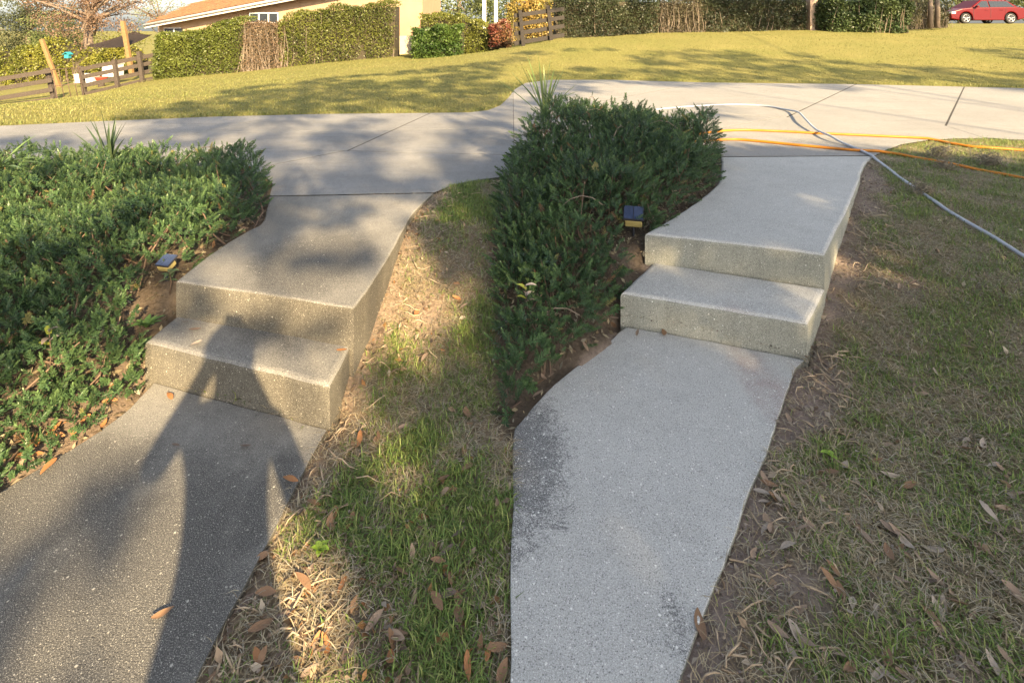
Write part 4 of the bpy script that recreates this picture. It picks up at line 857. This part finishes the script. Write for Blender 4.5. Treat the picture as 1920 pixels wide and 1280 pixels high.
for x in (1.18, 2.05):
    bm = bmesh.new(); box(bm, (x, -.012, .80), (.2, .03, .035)); bevel_all(bm, .008); put('door_handle', bm_mesh('door_handle', bm, M_CAR), car)
bm = bmesh.new(); box(bm, (WB / 2, -.008, .27), (1.75, .04, .09)); bevel_all(bm, .01); put('side_skirt', bm_mesh('side_skirt', bm, M_CAR), car)
for x, z, m, nm in ((-.74, .64, M_LAMP, 'headlight'), (WB + .9, .74, M_TAIL, 'tail_light')):
    bm = bmesh.new(); box(bm, (x, .1, z), (.24, .24, .13)); bevel_all(bm, .03); put(nm, bm_mesh(nm, bm, m), car)
bm = bmesh.new(); box(bm, (.55, -.1, 1.0), (.14, .2, .12)); bevel_all(bm, .03); put('mirror', bm_mesh('mirror', bm, M_CAR), car)
def lathe(prof, seg=28):
    bm = bmesh.new(); rg = [[bm.verts.new((r * math.cos(2 * math.pi * k / seg), y, r * math.sin(2 * math.pi * k / seg))) for k in range(seg)] for r, y in prof]
    for A1, B1 in zip(rg, rg[1:] + rg[:1]):
        for k in range(seg): bm.faces.new((A1[k], A1[(k + 1) % seg], B1[(k + 1) % seg], B1[k]))
    return bm
for wx in (0, WB):
    for wy in (.02, 1.54):
        wh = put('wheel', bm_mesh('wheel', lathe([(.02, .02), (.20, .03), (.205, .18), (.02, .18)]), M_DARKPL), car, (wx, wy, R_W)); put('tyre', bm_mesh('tyre', lathe([(.215, 0), (.29, -.01), (.315, .03), (.315, .16), (.29, .2), (.215, .19)]), M_TYRE, True), wh)
        put('rim', bm_mesh('rim', lathe([(.195, -.005), (.216, -.012), (.216, .04), (.195, .04)]), M_RIM, True), wh)
        for k in range(5):
            bm = bmesh.new(); a = k * 2 * math.pi / 5 + .3; beam(bm, (.02 * math.cos(a), .004, .02 * math.sin(a)), (.2 * math.cos(a), .0, .2 * math.sin(a)), .02, .045); put('spoke', bm_mesh('spoke', bm, M_RIM), wh)

# ------------------------------------------------------------------ trees
M_TREE = leafmat('tree_leaf', .3, .5, .3)
def tree(name, base, clumps, trunk_r, trunk_top, cols, label, leaf=.09, per=60, crown_r=.5, flat=.6, limbs=14, group=None, cat='tree', lk=1.0):
    """clumps: (x,y,z) centres of leafy sprays; trunk and limbs reach towards them"""
    base = Vector(base); root = tag(empty(name, base), label, cat, group); cl = np.array(clumps, float); bm = bmesh.new(); tt = Vector(trunk_top) - base
    pts = [Vector((0, 0, -.2)), tt * .3 + Vector((U(-.1, .1), U(-.1, .1), 0)), tt * .65 + Vector((U(-.12, .12), U(-.12, .12), 0)), tt]
    tube(bm, curve(pts, 4), list(np.linspace(trunk_r * 1.15, trunk_r * .55, 13)), 10); 
    order = rng.permutation(len(cl))[:limbs]
    for i in order:
        t = U(.45, 1); s = pts[2].lerp(tt, t); e = Vector(cl[i]) - base; mid = s.lerp(e, .5) + Vector((U(-.3, .3), U(-.3, .3), U(0, .4))); k = trunk_r * U(.2, .42) * lk
        tube(bm, curve([s, mid, e], 4), list(np.linspace(k, max(.008, k * .2), 9)), 6, False)
    put('trunk', bm_mesh('trunk', bm, M_BARK, True), root)
    n = len(cl) * per; c = np.repeat(cl, per, axis=0); rr = crown_r if np.isscalar(crown_r) else np.repeat(np.asarray(crown_r), per)[:, None]
    d = rng.normal(size=(n, 3)); d /= np.linalg.norm(d, axis=1, keepdims=True); d *= rng.random((n, 1)) ** .45; d[:, 2] *= flat
    V, F = leaf_cloud(c + d * rr - np.array(base), rng.uniform(leaf * .7, leaf * 1.3, n), .5, .4)
    tn = np.repeat(rng.random((len(cl), 1)), per, axis=0) * .6 + rng.random((n, 1)) * .4; cc = np.array(cols); col = (cc[0] * (1 - tn) + cc[1] * tn) * rng.uniform(.75, 1.25, (n, 1))
    put('crown', mesh_np('crown', V, F, M_TREE, rep(col, 4)), root)['kind'] = 'stuff'
    return root
def ball(c, rad, n, seed=0):
    r = np.random.default_rng(seed); d = r.normal(size=(n, 3)); d /= np.linalg.norm(d, axis=1, keepdims=True); return np.array(c) + d * r.random((n, 1)) ** .5 * np.array(rad)
# beyond the left fence
def bt(px, pyb, y, pyc, rad, n, cols, label, seed, leaf=.12, per=60, cr=.7, tr=.16, limbs=14, flat=.7):
    b = Q(px, pyb, y); c = Q(px, pyc, y); b.z = float(base_h(b.x, b.y)); return tree('yard_tree', b, ball(tuple(c), rad, n, seed), tr, (c.x, c.y, c.z - rad[2] * .2), cols, label, leaf, per, cr, flat, limbs, 'trees beyond the fence')
BR = [(.12, .07, .045), (.22, .15, .10)]; GY = [(.045, .055, .028), (.10, .11, .055)]; YG = [(.08, .095, .015), (.19, .185, .03)]
bt(170, 135, 33, 5, (3.8, 2, 3.0), 90, BR, 'bare-looking tree with brown dead foliage behind the timber posts', 3, .12, 130, .75, .32, 26)
bt(55, 150, 42, 30, (3.6, 2, 3.4), 80, GY, 'tall grey-green tree at the far left beyond the fence', 4, .17, 130, .9, .25)
bt(115, 140, 37, 70, (2.4, 1.5, 2.2), 50, [(.06, .09, .03), (.16, .18, .06)], 'dark feathery tree behind the turquoise birdhouse', 5, .13, 120, .6, .2)
bt(215, 130, 44, 85, (2.6, 1.5, 1.1), 24, YG, 'low yellow-green tree under the shade sail', 6, .14, 60, .7, .14)
bt(-60, 150, 38, 40, (3, 2, 3.4), 60, GY, 'dense tree outside the left edge of the fence', 7, .17, 110, .9, .25)
bt(300, 110, 48, 20, (3.0, 2, 2.0), 26, [(.10, .12, .05), (.22, .22, .10)], 'pale leafy tree showing left of the house roof', 8, .15, 60, .8, .2)
for px, lo, hi, y, lb in ((-30, 165, 92, 30, 'tall shaded bush at the far left edge behind the rail fence'), (40, 160, 84, 29, 'yellow-green bush behind the left rail fence'), (85, 158, 74, 28, 'tall yellow-green bush behind the leaning post'), (150, 148, 84, 28, 'yellow-green bush behind the metal gate'), (215, 138, 82, 28, 'yellow-green bush under the dark sail')):
    hedge([(px - 34, lo, lo - 10, y), (px - 18, lo, hi + 8, y), (px + 8, lo, hi, y), (px + 34, lo - 3, hi + 22, y)], 1.2, 3200, YG, lb, .11, .7, int(px), 10, 'bush')
hedge([(950, 78, 8, 24), (990, 74, -6, 24), (1050, 70, -6, 24)], 1.0, 5000, [(.18, .17, .04), (.40, .26, .08)], 'golden leafy bush seen through the dark rail fence', .1, .6, 33, 10, 'bush')
# wood that closes the view behind house, hedge and car
for k, (px, y, tz, lb) in enumerate(((860, 36, 4.2, 'green tree behind the house porch'), (960, 38, 3.6, 'green tree behind the gap between house garden and dark hedge'), (1110, 36, 3.4, 'tree rising behind the left part of the dark hedge'), (1300, 37, 3.6, 'tree rising behind the thin middle of the dark hedge'), (1480, 36, 3.4, 'tree rising behind the right part of the dark hedge'), (1660, 38, 3.6, 'tree rising behind the leafy bush'), (1800, 44, 3.6, 'tree standing behind the red car bonnet'), (1930, 44, 3.8, 'tree standing behind the red car boot'))):
    b = Q(px, 50, y); b.z = float(base_h(b.x, b.y)); tree('yard_tree', b, ball((b.x, y, b.z + tz * .62), (3.2, 1.6, tz * .55), 44, 40 + k), .2, (b.x, y, b.z + tz * .6), [(.045, .065, .025), (.13, .15, .055)], lb, .2, 95, .9, .7, 8, 'trees closing the view')

# ------------------------------------------------------------------ unseen oaks added behind the camera, crowns shaped to cast the yard's shade
COT = 1 / math.tan(SUN_EL)
def shade_want(px, py):
    """how closely leaves should cover the sun over this spot of the yard (read off the photograph's light and shade)"""
    left = px < 962
    lawn_edge = np.interp(px, [100, 240, 330, 450, 720, 950], [231, 224, 190, 165, 136, 112])
    s = np.zeros(np.shape(px))
    s = np.where(left & (py > lawn_edge) & (py < 225), .85, s)
    s = np.where(left & (py >= 205) & (py < 365) & (px > 235), .84, s)
    s = np.where(left & (py >= 255) & (py < 365) & (px <= 235), .15, s)
    s = np.where(left & (py >= 258) & (py < 288) & (px <= 190), .8, s)
    s = np.where(left & (py >= 365) & (py < 660), .66, s); s = np.where(left & (py >= 365) & (py < 660) & (px < 300), .6, s); s = np.where(left & (py >= 300) & (py < 420) & (px < 270), .12, s)
    s = np.where(left & (py >= 660), .55, s); s = np.where(left & (py >= 650) & (px > 640), .78, s)
    s = np.where(left & (py > 640) & (py < 930) & (px < 300), .4, s)
    s = np.where(left & (py > 700) & (py < 1300) & (px > 255) & (px < 640 - (py - 700) * .08), .0, s)
    s = np.where(left & (py >= 930) & (px < 255), .72, s); s = np.where(left & (py > 575) & (py < 705) & (px > 285) & (px < 655), .94, s)
    s = np.where(~left & (py > 92) & (py < 150), .66, s); s = np.where(~left & (py >= 150) & (py < 172), .45, s); s = np.where(~left & (py >= 172) & (py < 268), .06, s)
    s = np.where(~left & (py >= 268) & (py < 300) & (px > 1690), .12, s)
    s = np.where(~left & (py >= 270) & ~((px > 1690) & (py < 300)), 1.0, s)
    s = np.where(~left & (py > 195) & (px < 1330) & (py >= 215), .95, s)
    s = np.where(~left & (py < 57.5) & (px < 1760), .97, s); s = np.where((px > 940) & (px < 1150 + (py - 150) * -1.5) & (py > 150) & (py < 330), .8, s)
    return s
LIT = [(540, 760, 0), (560, 830, 0), (530, 900, 0), (520, 960, 0), (545, 1010, 0), (560, 1080, 0), (565, 1150, 0), (550, 1230, 0), (490, 740, 0), (420, 1240, 0), (390, 1150, 0), (640, 535, T2), (150, 890, 0), (205, 1080, 0), (60, 1150, 0), (210, 1230, 0), (620, 430, T2), (240, 790, 0), (800, 570, .15), (770, 600, .15), (925, 490, .25), (130, 340, .4), (80, 380, .4), (190, 340, .4)]
def clumps_for(x0, x1, y0, y1, step, h0, h1, seed, freq=2.4, near_lit=False):
    r = np.random.default_rng(seed); xs, ys = np.meshgrid(np.arange(x0, x1, step), np.arange(y0, y1, step)); x = xs.ravel() + r.uniform(-.5, .5, xs.size) * step; y = ys.ravel() + r.uniform(-.5, .5, xs.size) * step
    z = base_h(x, y); z = np.where(inside(L_STEP, x, y) | inside(R_STEP, x, y), T1, np.where(inside(L_UP, x, y) | inside(R_UP, x, y), T2, z)); yy = np.maximum(y, .9); px = 960 + F_PX * x / yy; py = HORIZON + F_PX * (EYE - z) / yy
    want = shade_want(px, py); nz = noise2(x, y, freq, seed + 80, 2); u = 1 / (1 + np.exp(-1.7 * (nz - .5) / .17)); k = (u < want) | (want > .93); x, y, z, want = x[k], y[k], z[k], want[k]
    
    if near_lit:
        lit = np.array([P(a, b, zz)[:2] for a, b, zz in LIT]); rad = np.array([.17] * 11 + [.12] * (len(LIT) - 11)); dl = np.min(np.hypot(x[:, None] - lit[:, 0], y[:, None] - lit[:, 1]) - rad, axis=1); k = dl > 0; x, y, z, want = x[k], y[k], z[k], want[k]
    h = r.uniform(h0, h1, len(x)); return np.stack([x - SH.x * COT * (h - z), y - SH.y * COT * (h - z), h], 1), want
OAK = [(.05, .075, .025), (.12, .15, .045)]
c1, w1 = clumps_for(-3.6, -.02, -.4, 4.3, .2, 4.6, 6.0, 1, 2.3, True)
tree('unseen_shade_oak', (4.6, -9.8, 0), c1, .3, (4.6, -8.6, 4.2), OAK, 'unseen spreading oak behind the camera, crown shaped to dapple the dirty walkway', .11, 26, .15, .35, 4, 'unseen oaks shaped for shade', lk=.25)
c2, w2 = clumps_for(-.05, 6.5, -2.0, 5.2, .32, 4.4, 6.0, 2)
tree('unseen_shade_oak', (8.2, -9.5, 0), c2, .36, (8.0, -8, 4.2), OAK, 'unseen dense oak added behind the camera to shade the clean walkway', .15, 105, .36, .5, 26, 'unseen oaks shaped for shade')
c3, w3 = clumps_for(-9, .0, 4.3, 17, .36, 8.0, 10.5, 3, 1.1)
tree('unseen_shade_oak', (8.6, -13.8, 0), c3, .42, (8.4, -12.8, 7.2), OAK, 'unseen tall oak behind the camera, crown shaped to shade driveway and lawn at left', .17, 24, .28, .4, 6, 'unseen oaks shaped for shade', lk=.3)
c4, w4 = clumps_for(.0, 23, 5.0, 27, .5, 8.5, 11, 4, .5)
tree('unseen_shade_oak', (14, -12.5, 0), c4, .42, (14, -11.5, 8), OAK, 'unseen tall oak added behind the camera to shade the lawn at right', .19, 28, .4, .4, 5, 'unseen oaks shaped for shade', lk=.3)

# ------------------------------------------------------------------ the photographer, whose shadow lies on the dirty walkway
M_CLOTH = simple('dark_clothes', (.05, .055, .07), (.04, .04, .05), 20, .9); M_SKIN = simple('skin', (.45, .28, .2), rough=.6); M_HAIR = simple('hair', (.05, .035, .025), rough=.7)
px0, py0 = .20, -.52
J = {'pelvis': (0, 0, .95, .13), 'waist': (0, 0, 1.10, .12), 'chest': (0, .01, 1.30, .138), 'neck': (0, .0, 1.47, .06), 'headlow': (0, .03, 1.56, .075), 'headmid': (0, .03, 1.64, .095), 'headtop': (0, .02, 1.72, .07)}
for s, k in ((-1, 'l'), (1, 'r')):
    J.update({'hip' + k: (s * .11, 0, .90, .105), 'knee' + k: (s * .16, .02, .50, .065), 'ankle' + k: (s * .19, 0, .09, .045), 'toe' + k: (s * .21, .16, .035, .038),
              'sho' + k: (s * .17, 0, 1.41, .056), 'elb' + k: (s * (.33 if s < 0 else .18), .14 if s < 0 else .12, 1.20 if s < 0 else 1.14, .046), 'wri' + k: (s * .07 - .18, .34, 1.42, .03), 'palm' + k: (s * .06 - .19, .37, 1.46, .034)})
names = list(J); E = [('pelvis', 'waist'), ('waist', 'chest'), ('chest', 'neck'), ('neck', 'headlow'), ('headlow', 'headmid'), ('headmid', 'headtop')]
for k in 'lr': E += [('pelvis', 'hip' + k), ('hip' + k, 'knee' + k), ('knee' + k, 'ankle' + k), ('ankle' + k, 'toe' + k), ('chest', 'sho' + k), ('sho' + k, 'elb' + k), ('elb' + k, 'wri' + k), ('wri' + k, 'palm' + k)]
for k, s in (('l', -1), ('r', 1)):
    for i in range(5):
        a = 'f%d%s' % (i, k); L = (.035, .045, .05, .046, .036)[i]; J[a] = (s * .04 - .19 + s * (-.01 if i else .03), .39 + .004 * i, 1.50 - .02 * i if i else 1.49, .010); J[a + 't'] = (J[a][0] - s * L * .6, .395, J[a][2] + (.02 if not i else .004), .008); E += [('palm' + k, a), (a, a + 't')]
names = list(J); me = bpy.data.meshes.new('person'); me.from_pydata([J[k][:3] for k in names], [(names.index(a), names.index(b)) for a, b in E], [])
person = bpy.data.objects.new('person', me); C.objects.link(person); sk = person.modifiers.new('skin', 'SKIN'); sk.use_smooth_shade = True
for i, k in enumerate(names): me.skin_vertices[0].data[i].radius = (J[k][3], J[k][3] * (.8 if k in ('chest', 'waist', 'pelvis') else 1)); me.skin_vertices[0].data[i].use_root = (k == 'pelvis')
ss = person.modifiers.new('sub', 'SUBSURF'); ss.levels = ss.render_levels = 2
dg = bpy.context.evaluated_depsgraph_get(); me2 = bpy.data.meshes.new_from_object(person.evaluated_get(dg)); person.modifiers.clear(); person.data = me2
me2.materials.clear(); me2.materials.append(M_CLOTH); me2.materials.append(M_SKIN)
for p in me2.polygons:
    c = p.center; p.material_index = 1 if c.z > 1.48 or (c.y > .3 and c.z > 1.3) else 0
person.location = (px0, py0, -.015); tag(person, 'person in dark clothes holding up a phone, casting the shadow on the dirty walkway', 'person')
bm = bmesh.new(); bmesh.ops.create_uvsphere(bm, u_segments=16, v_segments=10, radius=.108, matrix=Matrix.Translation((0, -.005, 1.67)) @ Matrix.Diagonal((.9, 1, .95, 1)))
bmesh.ops.delete(bm, geom=[v for v in bm.verts if v.co.z < 1.63 or (v.co.y > .06 and v.co.z < 1.70)], context='VERTS'); put('hair', bm_mesh('hair', bm, M_HAIR, True), person)
bm = bmesh.new(); box(bm, (0, 0, 0), (.075, .008, .155)); bevel_all(bm, .003); tag(put('phone', bm_mesh('phone', bm, M_DARKPL), loc=(px0 - .19, py0 + .405, 1.50)), 'phone held up by the person behind the camera', 'phone')
